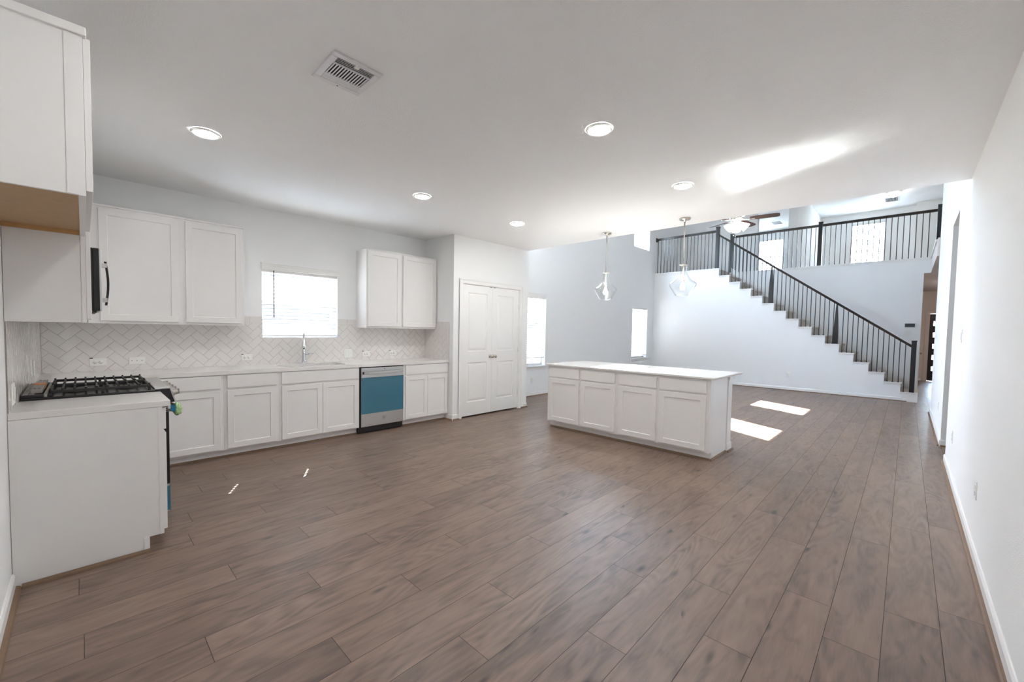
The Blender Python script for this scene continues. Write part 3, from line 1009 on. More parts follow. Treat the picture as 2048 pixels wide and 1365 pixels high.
# ------------------------------------------------------------------ upper cabinets
def upper_cab(fr, u0, u1, v0, v1, depth, doors, label, crown=True, vcrown=None):
    lo = fr(u0, 0, -depth); hi = fr(u1, 0, 0)
    t = thing('wall_cabinet', label, 'cabinet', ((lo[0]+hi[0])/2, (lo[1]+hi[1])/2, v0))
    mb = MB(); fr.box(mb, u0+0.0005, u1-0.0005, v0, v1, -depth, -0.02); mb.build('carcass', M['cab'], t)
    mb = MB(); fr.box(mb, u0+0.0005, u1-0.0005, v0-0.002, v1, -0.0195, 0.0); mb.build('face_frame', M['cab'], t, bevel=0.001)
    for d in doors: shaker(fr, *d, 'door', t)
    if crown:
        mb = MB()
        fr.box(mb, u0+0.0005, u1-0.0005, v1-0.014, v1+0.002, -0.018, 0.010)
        mb.build('top_moulding', M['cab'], t, bevel=0.002)
    return t
FU = Fr('-y', 5.351)
DU = YW - 5.351 - 0.002
ZU0, ZU1 = 1.385, 2.470
upper_cab(FU, 0.036, 1.266, ZU0, ZU1, DU, [(0.115, 0.686, 1.408, 2.437), (0.745, 1.242, 1.408, 2.437)], 'two door white wall cabinet left of the sink window')
t = upper_cab(FU, 2.715, 3.886, ZU0, ZU1, DU, [(2.736, 3.242, 1.408, 2.446), (3.279, 3.868, 1.408, 2.446)], 'two door white wall cabinet right of the sink window')
FX = Fr('+x', 0.018)
DX = 0.018 - XR - 0.002
t = upper_cab(FX, 3.267, 3.735, ZU0, ZU1, DX, [(3.285, 3.72, 1.405, 2.445)], 'narrow white wall cabinet beside the microwave facing the fridge gap', crown=False)
mb = MB(); mb.box(0.0, 3.264, ZU0, 0.018, 3.2665, 1.858); mb.build('edge_strip', M['cab'], t)
upper_cab(FX, 3.735, 4.492, 1.885, ZU1, DX, [(3.75, 4.110, 1.905, 2.445), (4.113, 4.477, 1.905, 2.445)], 'short white wall cabinet above the microwave', crown=False)
upper_cab(FX, 4.492, 5.335, ZU0, ZU1, DX, [(4.507, 5.10, 1.405, 2.445)], 'white corner wall cabinet beyond the microwave', crown=False)
# cabinet over the fridge gap
YF = 2.238
t = thing('wall_cabinet', 'short deep white cabinet with raw wood underside above the fridge gap', 'cabinet', (-0.13, 2.75, 1.86))
mb = MB()
mb.box(XR+0.002, YF, 1.86, -0.002, YF+0.016, ZU1); mb.box(XR+0.002, YF+0.016, 1.885, -0.002, 3.25, ZU1)
mb.build('carcass', M['cab'], t)
mb = MB(); mb.box(-0.0015, YF, 1.858, 0.018, 3.2665, ZU1); mb.build('face_frame', M['cab'], t, bevel=0.001)
mb = MB(); mb.box(XR+0.002, YF+0.0165, 1.882, -0.002, 3.25, 1.8848); mb.build('underside', M['wood'], t)
mb = MB(); mb.box(XR+0.002, 3.2503, 1.86, -0.002, 3.2645, ZU1); mb.build('far_side', M['wood2'], t)
for a, b in ((YF+0.015, 2.745), (2.748, 3.252)): shaker(FX, a, b, 1.882, 2.445, 'door', t)
mb = MB()
mb.box(XR+0.002, YF-0.010, ZU1-0.028, 0.028, YF+0.004, ZU1+0.004); mb.box(0.006, YF+0.0045, ZU1-0.028, 0.028, 3.2665, ZU1+0.004)
mb.build('top_moulding', M['cab'], t, bevel=0.003)
mb = MB(); mb.box(-0.030, YF-0.003, 1.86, -0.0, YF+0.0005, ZU1-0.03); mb.build('edge_strip', M['cab'], t)

# ------------------------------------------------------------------ microwave
t = thing('microwave', 'black and steel microwave mounted over the range', 'microwave', (-0.09, 4.11, 1.46))
mb = MB(); mb.box(XR+0.02, 3.74, 1.462, 0.052, 4.487, 1.862); mb.build('case', M['black'], t, bevel=0.002)
mb = MB(); mb.box(0.0525, 3.741, 1.462, 0.080, 4.486, 1.862); md = mb.build('door', M['black'], t, bevel=0.003)
mb = MB(); mb.box(0.0805, 3.742, 1.464, 0.092, 4.485, 1.860); mb.build('front_panel', M['steel'], md, bevel=0.003)
mb = MB(); mb.box(0.0922, 4.02, 1.52, 0.0935, 4.46, 1.81); mb.build('glass', M['darkglass'], md)
for z in (1.745, 1.52):
    mb = MB(); mb.box(0.092, 3.775, z, 0.118, 3.80, z+0.028); mb.build('handle_mount', M['steel'], md, bevel=0.002)
mb = MB()
for k in range(8):
    a, b = k/8, (k+1)/8
    f = lambda q: 0.110 + 0.012*math.sin(PI*q)
    mb.hexa([(f(a)-0.006, 3.776, 1.50+0.285*a), (f(a)+0.006, 3.776, 1.50+0.285*a), (f(a)+0.006, 3.80, 1.50+0.285*a), (f(a)-0.006, 3.80, 1.50+0.285*a)],
            [(f(b)-0.006, 3.776, 1.50+0.285*b), (f(b)+0.006, 3.776, 1.50+0.285*b), (f(b)+0.006, 3.80, 1.50+0.285*b), (f(b)-0.006, 3.80, 1.50+0.285*b)])
mb.build('handle', M['black'], md)
mb = MB()
for k in range(3): mb.box(-0.02+0.035*k, 3.76, 1.452, -0.004+0.035*k, 4.46, 1.4615)
mb.build('bottom_vent', M['slot'], t)

# ------------------------------------------------------------------ range
RY0, RY1 = 3.735, 4.485
t = thing('range', 'stainless gas range with black iron grates between white counters', 'range', (0.05, 4.11, 0))
mb = MB(); mb.box(XR+0.012, RY0, 0.09, 0.372, RY1, 0.905); mb.build('body', M['black'], t)
mb = MB(); mb.box(XR+0.012, RY0-0.004, 0.9155, 0.345, RY1+0.002, 0.929); mb.build('cooktop', M['black'], t, bevel=0.004)
mb = MB(); mb.box(0.34, RY0-0.002, 0.929, 0.424, RY1+0.002, 0.9395); mb.build('front_trim', M['steel'], t, bevel=0.002)
mb = MB(); mb.prism([(0.345, 0.9285), (0.4215, 0.9285), (0.4485, 0.832), (0.375, 0.832)], 'y', RY0, RY1); mb.build('control_box', M['black'], t)
mb = MB(); mb.prism([(0.422, 0.9285), (0.430, 0.9285), (0.457, 0.830), (0.449, 0.830)], 'y', RY0, RY1); mb.build('control_panel', M['steel'], t)
for k in range(5):
    y = RY0 + 0.085 + 0.145*k
    mb = MB(); mb.lathe([(0, 0), (0.026, 0), (0.026, 0.008), (0.021, 0.010), (0.019, 0.036), (0.0, 0.038)], (0.4425, y, 0.887), 18, axis=(0.96, 0, 0.29))
    mb.box(0.474, y-0.004, 0.880, 0.486, y+0.004, 0.915)
    mb.build('knob', M['greymetal'], t)
mb = MB()
mb.box(0.373, RY0+0.004, 0.768, 0.410, RY1-0.004, 0.832)
mb.build('vent_panel', M['greymetal'], t)
mb = MB()
for k in range(4): mb.box(0.4105, RY0+0.006, 0.772+0.014*k, 0.412, RY1-0.006, 0.779+0.014*k)
for k in range(4): mb.box(0.385, RY0+0.002, 0.772+0.014*k, 0.410, RY0+0.0038, 0.779+0.014*k)
mb.build('vent_slots', M['slot'], t)
mb = MB(); mb.box(0.373, RY0+0.003, 0.25, 0.416, RY1-0.003, 0.766); od = mb.build('oven_door', M['black'], t, bevel=0.003)
mb = MB(); mb.box(0.4162, RY0+0.09, 0.33, 0.4185, RY1-0.09, 0.66); mb.build('oven_window', M['darkglass'], od)
mb = MB(); mb.box(0.373, RY0+0.003, 0.05, 0.414, RY1-0.003, 0.243); dr = mb.build('drawer', M['steel'], t, bevel=0.003)
mb = MB(); mb.box(0.4143, RY0+0.001, 0.052, 0.4165, RY1-0.001, 0.242); mb.box(0.374, RY0-0.0005, 0.06, 0.415, RY0+0.0025, 0.235); mb.build('protective_film', M['film'], dr)
mb = MB()
mb.tube([(0.470, RY0+0.06, 0.775), (0.470, RY1-0.02, 0.775)], 0.012, 12)
for y in (RY0+0.13, RY1-0.05): mb.box(0.416, y-0.012, 0.745, 0.470, y+0.012, 0.765)
mb.build('handle', M['steel'], od)
for y0, y1 in ((3.765, 4.085), (4.135, 4.455)):
    x0, x1 = -0.145, 0.315
    za, zb = 0.948, 0.966
    mb = MB()
    for y in (y0, y1): mb.box(x0, y-0.007, za, x1, y+0.007, zb)
    for x in (x0, x1): mb.box(x-0.007, y0, za, x+0.007, y1, zb)
    n = 10
    for k in range(n):
        x = x0 + (x1-x0)*k/(n-1)
        for y in (y0, y1):
            mb.box(x-0.005, y-0.0085, zb-0.002, x+0.005, y+0.0085, zb+0.010)
        if 0 < k < n-1:
            ym = (y0+y1)/2
            gap = 0.03 if k in (2, 3, 6, 7) else 0.0
            mb.box(x-0.005, y0, za+0.004, x+0.005, ym-gap, zb+0.002)
            mb.box(x-0.005, ym+gap, za+0.004, x+0.005, y1, zb+0.002)
    for x in (x0, (x0+x1)/2, x1):
        for y in (y0, y1):
            mb.box(x-0.008, y-0.008, 0.9295, x+0.008, y+0.008, za)
    mb.build('grate', M['iron'], t, bevel=0.0015, seg=1)
for x in (-0.04, 0.21):
    for y in (3.925, 4.295):
        mb = MB(); mb.lathe([(0, 0.0), (0.05, 0.0), (0.048, 0.006), (0.036, 0.008), (0.034, 0.014), (0, 0.016)], (x, y, 0.9292), 20); mb.build('burner', M['iron'], t)
mb = MB(); mb.box(XR+0.013, RY0+0.005, 0.9295, -0.17, RY1-0.005, 0.946); mb.build('rear_vent', M['black'], t, bevel=0.002)
mb = MB()
for k in range(10):
    for x in (-0.255, -0.228): mb.box(x, RY0+0.02+0.072*k, 0.946, x+0.018, RY0+0.078+0.072*k, 0.9475)
mb.box(-0.176, RY0+0.02, 0.9295, -0.158, RY1-0.02, 0.946)
mb.build('rear_vent_strip', M['greymetal'], t)
t = thing('spare_grate', 'grey slotted metal strip taped in orange at the back of the range', 'range part', (-0.205, 3.98, 0.9476))
mb = MB(); mb.box(-0.226, 3.80, 0.9478, -0.178, 4.40, 0.975); mb.build('strip', M['greymetal'], t, bevel=0.003)
for y in (3.83, 4.35):
    for x in (-0.216, -0.198):
        mb = MB(); mb.box(x, y-0.012, 0.9745, x+0.010, y+0.012, 0.9758); mb.build('slot', M['slot'], t)
mb = MB(); mb.box(-0.2275, 4.06, 0.9478, -0.1765, 4.15, 0.9768); mb.build('tape', M['orange'], t)
t = thing('plastic_wrap', 'crumpled light green plastic wrapped round the oven handle', 'wrapping', (0.45, 3.80, 0.74))
mb = MB()
prof = [(0.0, -0.046), (0.020, -0.046), (0.032, -0.040), (0.036, -0.03), (0.042, 0.0), (0.044, 0.03), (0.038, 0.055), (0.029, 0.068)]
mb.lathe(prof, (0.470, 3.79, 0.775), 22, axis=(0, 1, 0))
rng = random.Random(2)
for v in mb.bm.verts:
    a = math.atan2(v.co.z-0.775, v.co.x-0.470)
    k = 1 + 0.13*math.sin(a*7 + v.co.y*60) + rng.uniform(-0.06, 0.06)
    v.co.x = 0.470 + (v.co.x-0.470)*k*0.62; v.co.z = 0.770 + (v.co.z-0.775)*k*1.04
for f in mb.bm.faces: f.smooth = False
mb.build('wrap', M['green'], t)
mb = MB(); mb.box(0.424, 3.728, 0.765, 0.452, 3.732, 0.810); mb.build('label_tag', M['blue'], t)

# ------------------------------------------------------------------ dishwasher
t = thing('dishwasher', 'stainless dishwasher with blue protective film beside the sink cabinet', 'dishwasher', (2.783, 5.3, 0))
mb = MB(); mb.box(2.464, 5.045, 0.02, 3.103, 5.62, 0.874); mb.build('tub', M['black'], t)
mb = MB(); mb.box(2.470, 5.022, 0.09, 2.478, 5.0445, 0.873); mb.box(2.470, 5.022, 0.866, 3.097, 5.0445, 0.874); mb.build('gasket', M['black'], t)
mb = MB(); mb.box(2.479, 5.012, 0.093, 3.096, 5.0445, 0.862); dw = mb.build('door', M['steel'], t, bevel=0.004)
mb = MB(); mb.box(2.480, 5.0108, 0.262, 3.095, 5.0118, 0.736); mb.build('protective_film', M['film'], dw)
mb = MB()
n = 10
for k in range(n):
    a, b = k/n, (k+1)/n
    f = lambda q: 5.008 - 0.035*min(1, 6*min(q, 1-q)+0.25)
    ua, ub = 2.505+0.565*a, 2.505+0.565*b
    mb.hexa([(ua, f(a), 0.783), (ua, f(a)-0.010, 0.786), (ua, f(a)-0.010, 0.812), (ua, f(a), 0.815)], [(ub, f(b), 0.783), (ub, f(b)-0.010, 0.786), (ub, f(b)-0.010, 0.812), (ub, f(b), 0.815)])
mb.box(2.505, 4.99, 0.786, 2.515, 5.012, 0.812); mb.box(3.06, 4.99, 0.786, 3.07, 5.012, 0.812)
mb.build('handle', M['steel'], dw)
mb = MB(); mb.box(2.4975, 4.984, 0.784, 2.5048, 5.0118, 0.815); mb.build('handle_cap', M['black'], dw)
mb = MB(); mb.box(2.464, 5.085, 0.0, 3.103, 5.11, 0.092); mb.build('toe_kick', M['black'], t)
def monogram(cx, cz, y, r):
    mb = MB()
    def stroke(pts, w_):
        mb.tube([(cx + u*r, y, cz + v*r) for u, v in pts], w_, 5)
    stroke([(math.cos(a), math.sin(a)) for a in [2*PI*k/24 for k in range(25)]], 0.0011)
    stroke([(0.0, 0.50), (-0.30, 0.62), (-0.55, 0.25), (-0.52, -0.25), (-0.28, -0.52), (-0.05, -0.30), (-0.02, 0.02), (-0.25, -0.02)], 0.0009)
    stroke([(0.55, 0.45), (0.30, 0.58), (0.15, 0.32), (0.40, 0.08), (0.12, -0.12), (0.18, -0.46), (0.45, -0.50), (0.62, -0.25)], 0.0009)
    stroke([(1.25, 0.75), (1.25, 1.1)], 0.0008)
    stroke([(1.45, 0.75), (1.45, 1.1), (1.6, 0.85), (1.75, 1.1), (1.75, 0.75)], 0.0008)
    return mb
monogram(2.80, 0.187, 5.0113, 0.021).build('emblem', M['screen'], dw)
mb = MB(); mb.box(2.800, 5.011, 0.838, 2.812, 5.0117, 0.846); mb.build('indicator', M['slot'], dw)

# ------------------------------------------------------------------ kitchen island
FI = Fr('-x', 4.668)
XI1 = 5.22
def island_cab(y0, y1, dr, lab):
    base_cab(FI, y0, y1, XI1 - 4.668 - 0.001, [(dr[0], dr[1], *ZD)], [(dr[0], dr[1]+0.002, 0.112, 0.712)], lab, name='island_cabinet', zt=0.8925)
island_cab(3.145, 3.690, (3.163, 3.665), 'island cabinet at the far end nearest the pantry')
island_cab(2.592, 3.145, (2.625, 3.120), 'island cabinet second from the pantry end')
island_cab(2.062, 2.592, (2.082, 2.562), 'island cabinet second from the open right end')
island_cab(1.500, 2.062, (1.527, 2.042), 'island cabinet at the open right end near the floor sunlight')
t = thing('island_surround', 'white end and back panel of the island with corner pilasters', 'panel', (5.2, 2.6, 0))
mb = MB(); mb.prism([(4.74, 0.0), (XI1 + 0.02, 0.0), (XI1 + 0.02, 0.8925), (4.668, 0.8925), (4.668, 0.088), (4.74, 0.088)], 'y', 1.488, 1.4995); mb.build('end_panel', M['cab'], t)
mb = MB(); mb.prism([(4.74, 0.0), (XI1 + 0.02, 0.0), (XI1 + 0.02, 0.8925), (4.668, 0.8925), (4.668, 0.088), (4.74, 0.088)], 'y', 3.6905, 3.702); mb.build('end_panel', M['cab'], t)
mb = MB(); mb.box(XI1, 1.50, 0, XI1 + 0.08, 3.69, 0.8925); mb.build('back_panel', M['cab'], t)
mb = MB()
fe = Fr('-y', 1.488)
ring_panel(mb, fe, 4.75, 5.19, 0.10, 0.86, [(0, 0.0005), (0.001, 0.0006)], back=0.0)
mb.build('side_skin', M['cab'], t)
for yy, s in ((1.488, 1), (3.702, -1)):
    mb = MB()
    xa, xb = XI1 + 0.025, XI1 + 0.165
    ya, yb = yy - s*0.012, yy + s*0.12
    mb.box(xa, ya, 0.10, xb, yb, 0.80)
    mb.box(xa-0.012, ya - s*0.012, 0.0, xb+0.012, yb, 0.085); mb.box(xa-0.007, ya - s*0.007, 0.085, xb+0.007, yb, 0.10)
    mb.box(xa-0.006, ya - s*0.006, 0.80, xb+0.006, yb, 0.815); mb.box(xa-0.004, ya - s*0.004, 0.815, xb+0.004, yb, 0.85); mb.box(xa-0.016, ya - s*0.016, 0.85, xb+0.016, yb, 0.8925)
    mb.build('pilaster', M['cab'], t, bevel=0.003)
shoe('trim_4', [((4.738, 1.50, 0), (4.738, 3.69, 0), (-1, 0)), ((4.72, 1.488, 0), (5.23, 1.488, 0), (0, -1)), ((5.215, 1.4635, 0), (5.42, 1.4635, 0), (0, -1))], 'brown shoe moulding around the island base')
mb = MB(); mb.box(4.634, 1.440, 0.893, 5.644, 3.737, H)
tag(mb.build('countertop', M['quartz'], loc=(5.14, 2.59, 0.893), bevel=0.004), 'white quartz island countertop with a bright sun patch', 'countertop')

# ------------------------------------------------------------------ outlets, switches, thermostat
def plate(fr, u, v, w_, h_, kind, label, cat, group=None, tab=False):
    t = thing({'outlet': 'wall_outlet', 'switch': 'light_switch', 'blank': 'wall_outlet'}[kind], label, cat, fr(u, v, 0), group)
    mb = MB(); ring_panel(mb, fr, u-w_/2, u+w_/2, v-h_/2, v+h_/2, [(0, 0.0035), (0.003, 0.0055)], back=0.0003); mb.build('cover_plate', M['plastic'], t)
    hor = w_ > h_
    if kind == 'outlet':
        mb = MB(); ms = MB()
        for s in (-1, 1):
            du, dv = (s*0.020, 0) if hor else (0, s*0.020)
            mb.lathe([(0, 0), (0.0165, 0), (0.0165, 0.0015), (0, 0.0015)], fr(u+du, v+dv, 0.0055), 14, axis=Vector(fr(0,0,1)) - Vector(fr(0,0,0)))
            for q in (-0.006, 0.006):
                a, b = (u+du-0.004, v+dv+q) if hor else (u+du+q, v+dv+0.002)
                if hor: fr.box(ms, a-0.001, a+0.006, b-0.0012, b+0.0012, 0.0069, 0.0074)
                else: fr.box(ms, a-0.0012, a+0.0012, b-0.001, b+0.006, 0.0069, 0.0074)
            fr.box(ms, u+du-0.002+(0.009 if hor else 0), u+du+0.002+(0.009 if hor else 0), v+dv-0.002-(0 if hor else 0.007), v+dv+0.002-(0 if hor else 0.007), 0.0069, 0.0074)
        mb.build('receptacle', M['plastic'], t); ms.build('slots', M['slot'], t)
    elif kind == 'switch':
        mb = MB(); k = 2 if w_ > 0.1 else 1
        for i in range(k):
            c = u + (i-(k-1)/2)*0.046
            fr.box(mb, c-0.016, c+0.016, v-0.033, v+0.033, 0.0055, 0.0085)
        mb.build('rocker', M['plastic'], t, bevel=0.001)
    else:
        mb = MB()
        for du in (-0.038, 0, 0.038): fr.box(mb, u+du-0.003, u+du+0.003, v-0.003, v+0.003, 0.0056, 0.0066)
        mb.build('screws', M['slot'], t)
    if tab:
        mb = MB(); fr.box(mb, u-w_/2+0.002, u-w_/2+0.026, v+h_/2-0.002, v+h_/2+0.007, 0.001, 0.0062); mb.build('tape_tab', M['screen'], t)
    return t
FW = Fr('-y', YW - 0.0087)
plate(FW, 0.098, 1.003, 0.120, 0.076, 'outlet', 'white outlet on the tile nearest the range corner', 'outlet', tab=True)
plate(FW, 0.381, 1.008, 0.124, 0.076, 'blank', 'white three hole cover plate on the tile above the corner drawer', 'outlet')
plate(FW, 1.356, 1.006, 0.118, 0.072, 'outlet', 'white outlet on the tile left of the sink', 'outlet', tab=True)
plate(FW, 2.596, 1.018, 0.120, 0.118, 'switch', 'white double switch on the tile right of the sink', 'switch')
plate(FW, 2.865, 1.004, 0.120, 0.076, 'outlet', 'white outlet on the tile above the dishwasher', 'outlet', tab=True)
plate(FW, 3.297, 1.008, 0.122, 0.074, 'outlet', 'white outlet on the tile nearest the pantry', 'outlet', tab=True)
FRW = Fr('+x', XR + 0.0087)
plate(FRW, 3.42, 0.998, 0.118, 0.118, 'switch', 'white double switch on the tile beside the end cabinet counter', 'switch')
plate(FRW, 4.80, 1.03, 0.072, 0.118, 'outlet', 'white outlet on the range wall tile near the corner', 'outlet')
plate(Fr('-y', YW), 6.575, 0.335, 0.072, 0.116, 'outlet', 'white outlet below the living room window beside the pantry', 'outlet')
FRT = Fr('+y', YR)
plate(FRT, 3.93, 0.42, 0.072, 0.116, 'outlet', 'low white outlet on the right wall nearest the camera', 'outlet')
plate(FRT, 5.87, 0.42, 0.072, 0.116, 'outlet', 'low white outlet on the right wall just before the opening', 'outlet')
plate(FRT, 5.56, 1.40, 0.072, 0.118, 'switch', 'white light switch on the right wall before the opening', 'switch')
plate(FRT, 8.40, 0.42, 0.072, 0.116, 'outlet', 'low white outlet on the right wall beyond the opening', 'outlet')
plate(Fr('-x', XS), 2.11, 0.395, 0.080, 0.122, 'outlet', 'low white outlet on the stepped stair wall', 'outlet')
plate(Fr('-x', XB), 0.000, 1.475, 0.118, 0.118, 'switch', 'white switch plate under the thermostat near the stair foot', 'switch')
t = thing('thermostat', 'white security keypad with dark screen above the stair foot', 'keypad', (XB, -0.028, 1.655))
fk = Fr('-x', XB)
mb = MB(); fk.box(mb, -0.128, 0.072, 1.592, 1.716, 0.0005, 0.022); mb.build('case', M['plastic'], t, bevel=0.006)
mb = MB(); fk.box(mb, -0.112, 0.056, 1.616, 1.700, 0.0221, 0.0232); mb.build('screen', M['screen'], t)

# ------------------------------------------------------------------ recessed lights and vents
LIGHTS = [((0.66, 3.80), 'recessed ceiling light above the range corner, leftmost in the photo'),
          ((2.56, 3.80), 'recessed ceiling light in front of the sink window'),
          ((4.06, 3.80), 'recessed ceiling light in front of the pantry doors'),
          ((2.55, 1.615), 'recessed ceiling light alone in the middle of the near kitchen ceiling'),
          ((0.66, 1.615), 'unseen recessed ceiling light completing the grid, added to light the fridge gap end'),  # unseen; follows the grid, put in to light the end panel
          ((4.05, 1.615), 'recessed ceiling light nearest the island and sun glow')]
first = None
for (x, y), lab in LIGHTS:
    if first is None:
        first = thing('recessed_light', lab, 'ceiling light', (x, y, ZC), 'recessed lights in the kitchen ceiling')
        mb = MB(); mb.lathe([(0.072, -0.009), (0.074, -0.013), (0.088, -0.012), (0.096, -0.004), (0.096, -0.0003)], (x, y, ZC), 36); mb.build('trim_ring', M['plastic'], first)
        mb = MB(); mb.lathe([(0, -0.0095), (0.0725, -0.0095), (0.0725, -0.0005)], (x, y, ZC), 32); mb.build('lens', M['lens'], first)
    else:
        r = first.copy(); C.objects.link(r); r.location = (x, y, ZC); r['label'] = lab
        for ch in list(first.children):
            c = ch.copy(); C.objects.link(c); c.parent = r

def ceiling_vent(x0, x1, y0, y1, z, label, detailed):
    t = thing('ceiling_vent', label, 'vent', ((x0+x1)/2, (y0+y1)/2, z))
    e = 0.035
    mb = MB()
    for a in ((x0, x1, y0, y0+e), (x0, x1, y1-e, y1), (x0, x0+e, y0+e, y1-e), (x1-e, x1, y0+e, y1-e)):
        mb.box(a[0], a[2], z-0.010, a[1], a[3], z-0.0005)
    mb.build('frame', M['vent'], t, bevel=0.003)
    mb = MB(); mb.box(x0+e, y0+e, z-0.0015, x1-e, y1-e, z-0.0005); mb.build('backing', M['ventdark'], t)
    mb = MB()
    ix0, ix1, iy0, iy1 = x0+e, x1-e, y0+e, y1-e
    if detailed:
        for k in range(4):       # long louvres near the low-y side (open) and far side (closed)
            y = iy0 + 0.004 + 0.0135*k
            pr_ = [(y, z-0.010), (y+0.004, z-0.010), (y+0.013, z-0.0018), (y+0.009, z-0.0018)]
            mb.hexa([(ix0, q[0], q[1]) for q in pr_], [(ix1, q[0], q[1]) for q in pr_])
            y = iy1 - 0.004 - 0.0135*k
            pr_ = [(y, z-0.010), (y-0.010, z-0.010), (y-0.013, z-0.003), (y-0.009, z-0.0018)]
            mb.hexa([(ix0, q[0], q[1]) for q in pr_], [(ix1, q[0], q[1]) for q in pr_])
        ya, yb = iy0+0.062, iy1-0.062
        mb.box(ix0, ya-0.004, z-0.010, ix1, ya, z-0.002); mb.box(ix0, yb, z-0.010, ix1, yb+0.004, z-0.002)
        n = 13
        for k in range(n):
            x = ix0 + (ix1-ix0)*(k+0.1)/n
            mb.hexa([(x, ya, z-0.010), (x+0.008, ya, z-0.010), (x+0.012, ya, z-0.003), (x+0.006, ya, z-0.002)], [(x, yb, z-0.010), (x+0.008, yb, z-0.010), (x+0.012, yb, z-0.003), (x+0.006, yb, z-0.002)])
    else:
        n = 10
        for k in range(n):
            y = iy0 + (iy1-iy0)*(k+0.2)/n
            mb.box(ix0, y, z-0.008, ix1, y+0.006, z-0.002)
    mb.build('louvres', M['vent'], t)
    if detailed:
        mb = MB(); mb.lathe([(0, -0.012), (0.004, -0.011), (0.004, -0.010)], ((x0+x1)/2, y1-e/2, z), 10); mb.build('screw', M['slot'], t)
        mb = MB(); mb.box((x0+x1)/2-0.012, y0+0.018, z-0.016, (x0+x1)/2+0.012, y0+0.05, z-0.010); mb.build('damper_lever', M['plastic'], t)
ceiling_vent(0.925, 1.200, 2.170, 2.475, ZC, 'square white supply vent in the near kitchen ceiling', True)
ceiling_vent(17.2, 17.75, 0.35, 0.70, ZH, 'small vent in the loft ceiling at upper right', False)
ceiling_vent(18.1, 18.65, 3.55, 3.90, ZH, 'small vent in the bedroom ceiling seen past the fan', False)
t = thing('ceiling_dome_light', 'glowing dome light on the loft ceiling', 'ceiling light', (16.6, 0.46, ZH))
mb = MB(); mb.lathe([(0.0, -0.002), (0.17, -0.002), (0.17, -0.03), (0.155, -0.035)], (16.6, 0.46, ZH), 28); mb.build('base', M['nickel'], t)
mb = MB(); mb.lathe([(0.155, -0.03), (0.145, -0.075), (0.10, -0.12), (0.04, -0.145), (0, -0.15)], (16.6, 0.46, ZH), 28); mb.build('glass_bowl', M['dome'], t)

t = thing('ceiling_dome_light', 'unseen dome light added to brighten the entry hall', 'ceiling light', (15.6, -1.15, 2.85))  # out of view, added because the entry hall was too dark
mb = MB(); mb.lathe([(0.0, -0.002), (0.15, -0.002), (0.15, -0.025)], (15.6, -1.15, 2.85), 28); mb.build('base', M['nickel'], t)
mb = MB(); mb.lathe([(0.145, -0.02), (0.13, -0.07), (0.08, -0.11), (0, -0.125)], (15.6, -1.15, 2.85), 28); mb.build('glass_bowl', M['hallfill'], t)

# ------------------------------------------------------------------ pendants
pend = None
for (x, y, zb, zt), lab in (((5.266, 3.160, 1.853, ZC), 'clear glass pendant lamp farther from the camera over the island'), ((5.214, 2.038, 1.853, ZC), 'clear glass pendant lamp nearer the camera over the island')):
    if pend is None:
        pend = thing('pendant_lamp', lab, 'lamp', (x, y, ZC), 'glass pendant lamps over the island')
        mb = MB(); mb.lathe([(0, -0.001), (0.066, -0.001), (0.068, -0.012), (0.060, -0.022), (0.015, -0.024), (0.012, -0.045), (0, -0.045)], (x, y, ZC), 30); mb.build('canopy', M['nickel'], pend)
        mb = MB(); mb.tube([(x, y, ZC-0.04), (x, y, 2.08)], 0.0065, 10); mb.build('rod', M['nickel'], pend)
        mb = MB(); mb.lathe([(0, 0.0), (0.046, 0.0), (0.048, 0.006), (0.040, 0.016), (0.009, 0.020), (0.009, 0.03), (0, 0.03)], (x, y, 2.222), 24); mb.build('cap', M['nickel'], pend)
        mb = MB(); mb.lathe([(0.012, 0), (0.021, 0.004), (0.021, 0.055), (0.016, 0.075), (0.008, 0.08)], (x, y, 2.005), 20); mb.build('socket', M['nickel'], pend)
        prof = [(0.043, 2.222), (0.044, 2.205), (0.043, 2.17), (0.045, 2.14), (0.054, 2.11), (0.075, 2.075), (0.112, 2.040), (0.150, 2.012), (0.160, 1.998), (0.158, 1.982), (0.145, 1.952), (0.116, 1.905), (0.098, 1.872), (0.088, 1.858), (0.080, 1.853)]
        inner = [(r_-0.0035, z_) for r_, z_ in reversed(prof)]
        mb = MB(); mb.lathe([(r_, z_) for r_, z_ in prof] + inner, (x, y, 0), 40); mb.build('glass_shade', M['lampglass'], pend)
        mb = MB(); mb.lathe([(0.010, 0.06), (0.013, 0.045), (0.026, 0.02), (0.030, 0.0), (0.026, -0.02), (0.012, -0.032), (0, -0.034)], (x, y, 1.955), 20); mb.build('bulb', M['bulb'], pend)
    else:
        r = pend.copy(); C.objects.link(r); r.location = (x, y, ZC); r['label'] = lab
        for ch in list(pend.children):
            c = ch.copy(); C.objects.link(c); c.parent = r

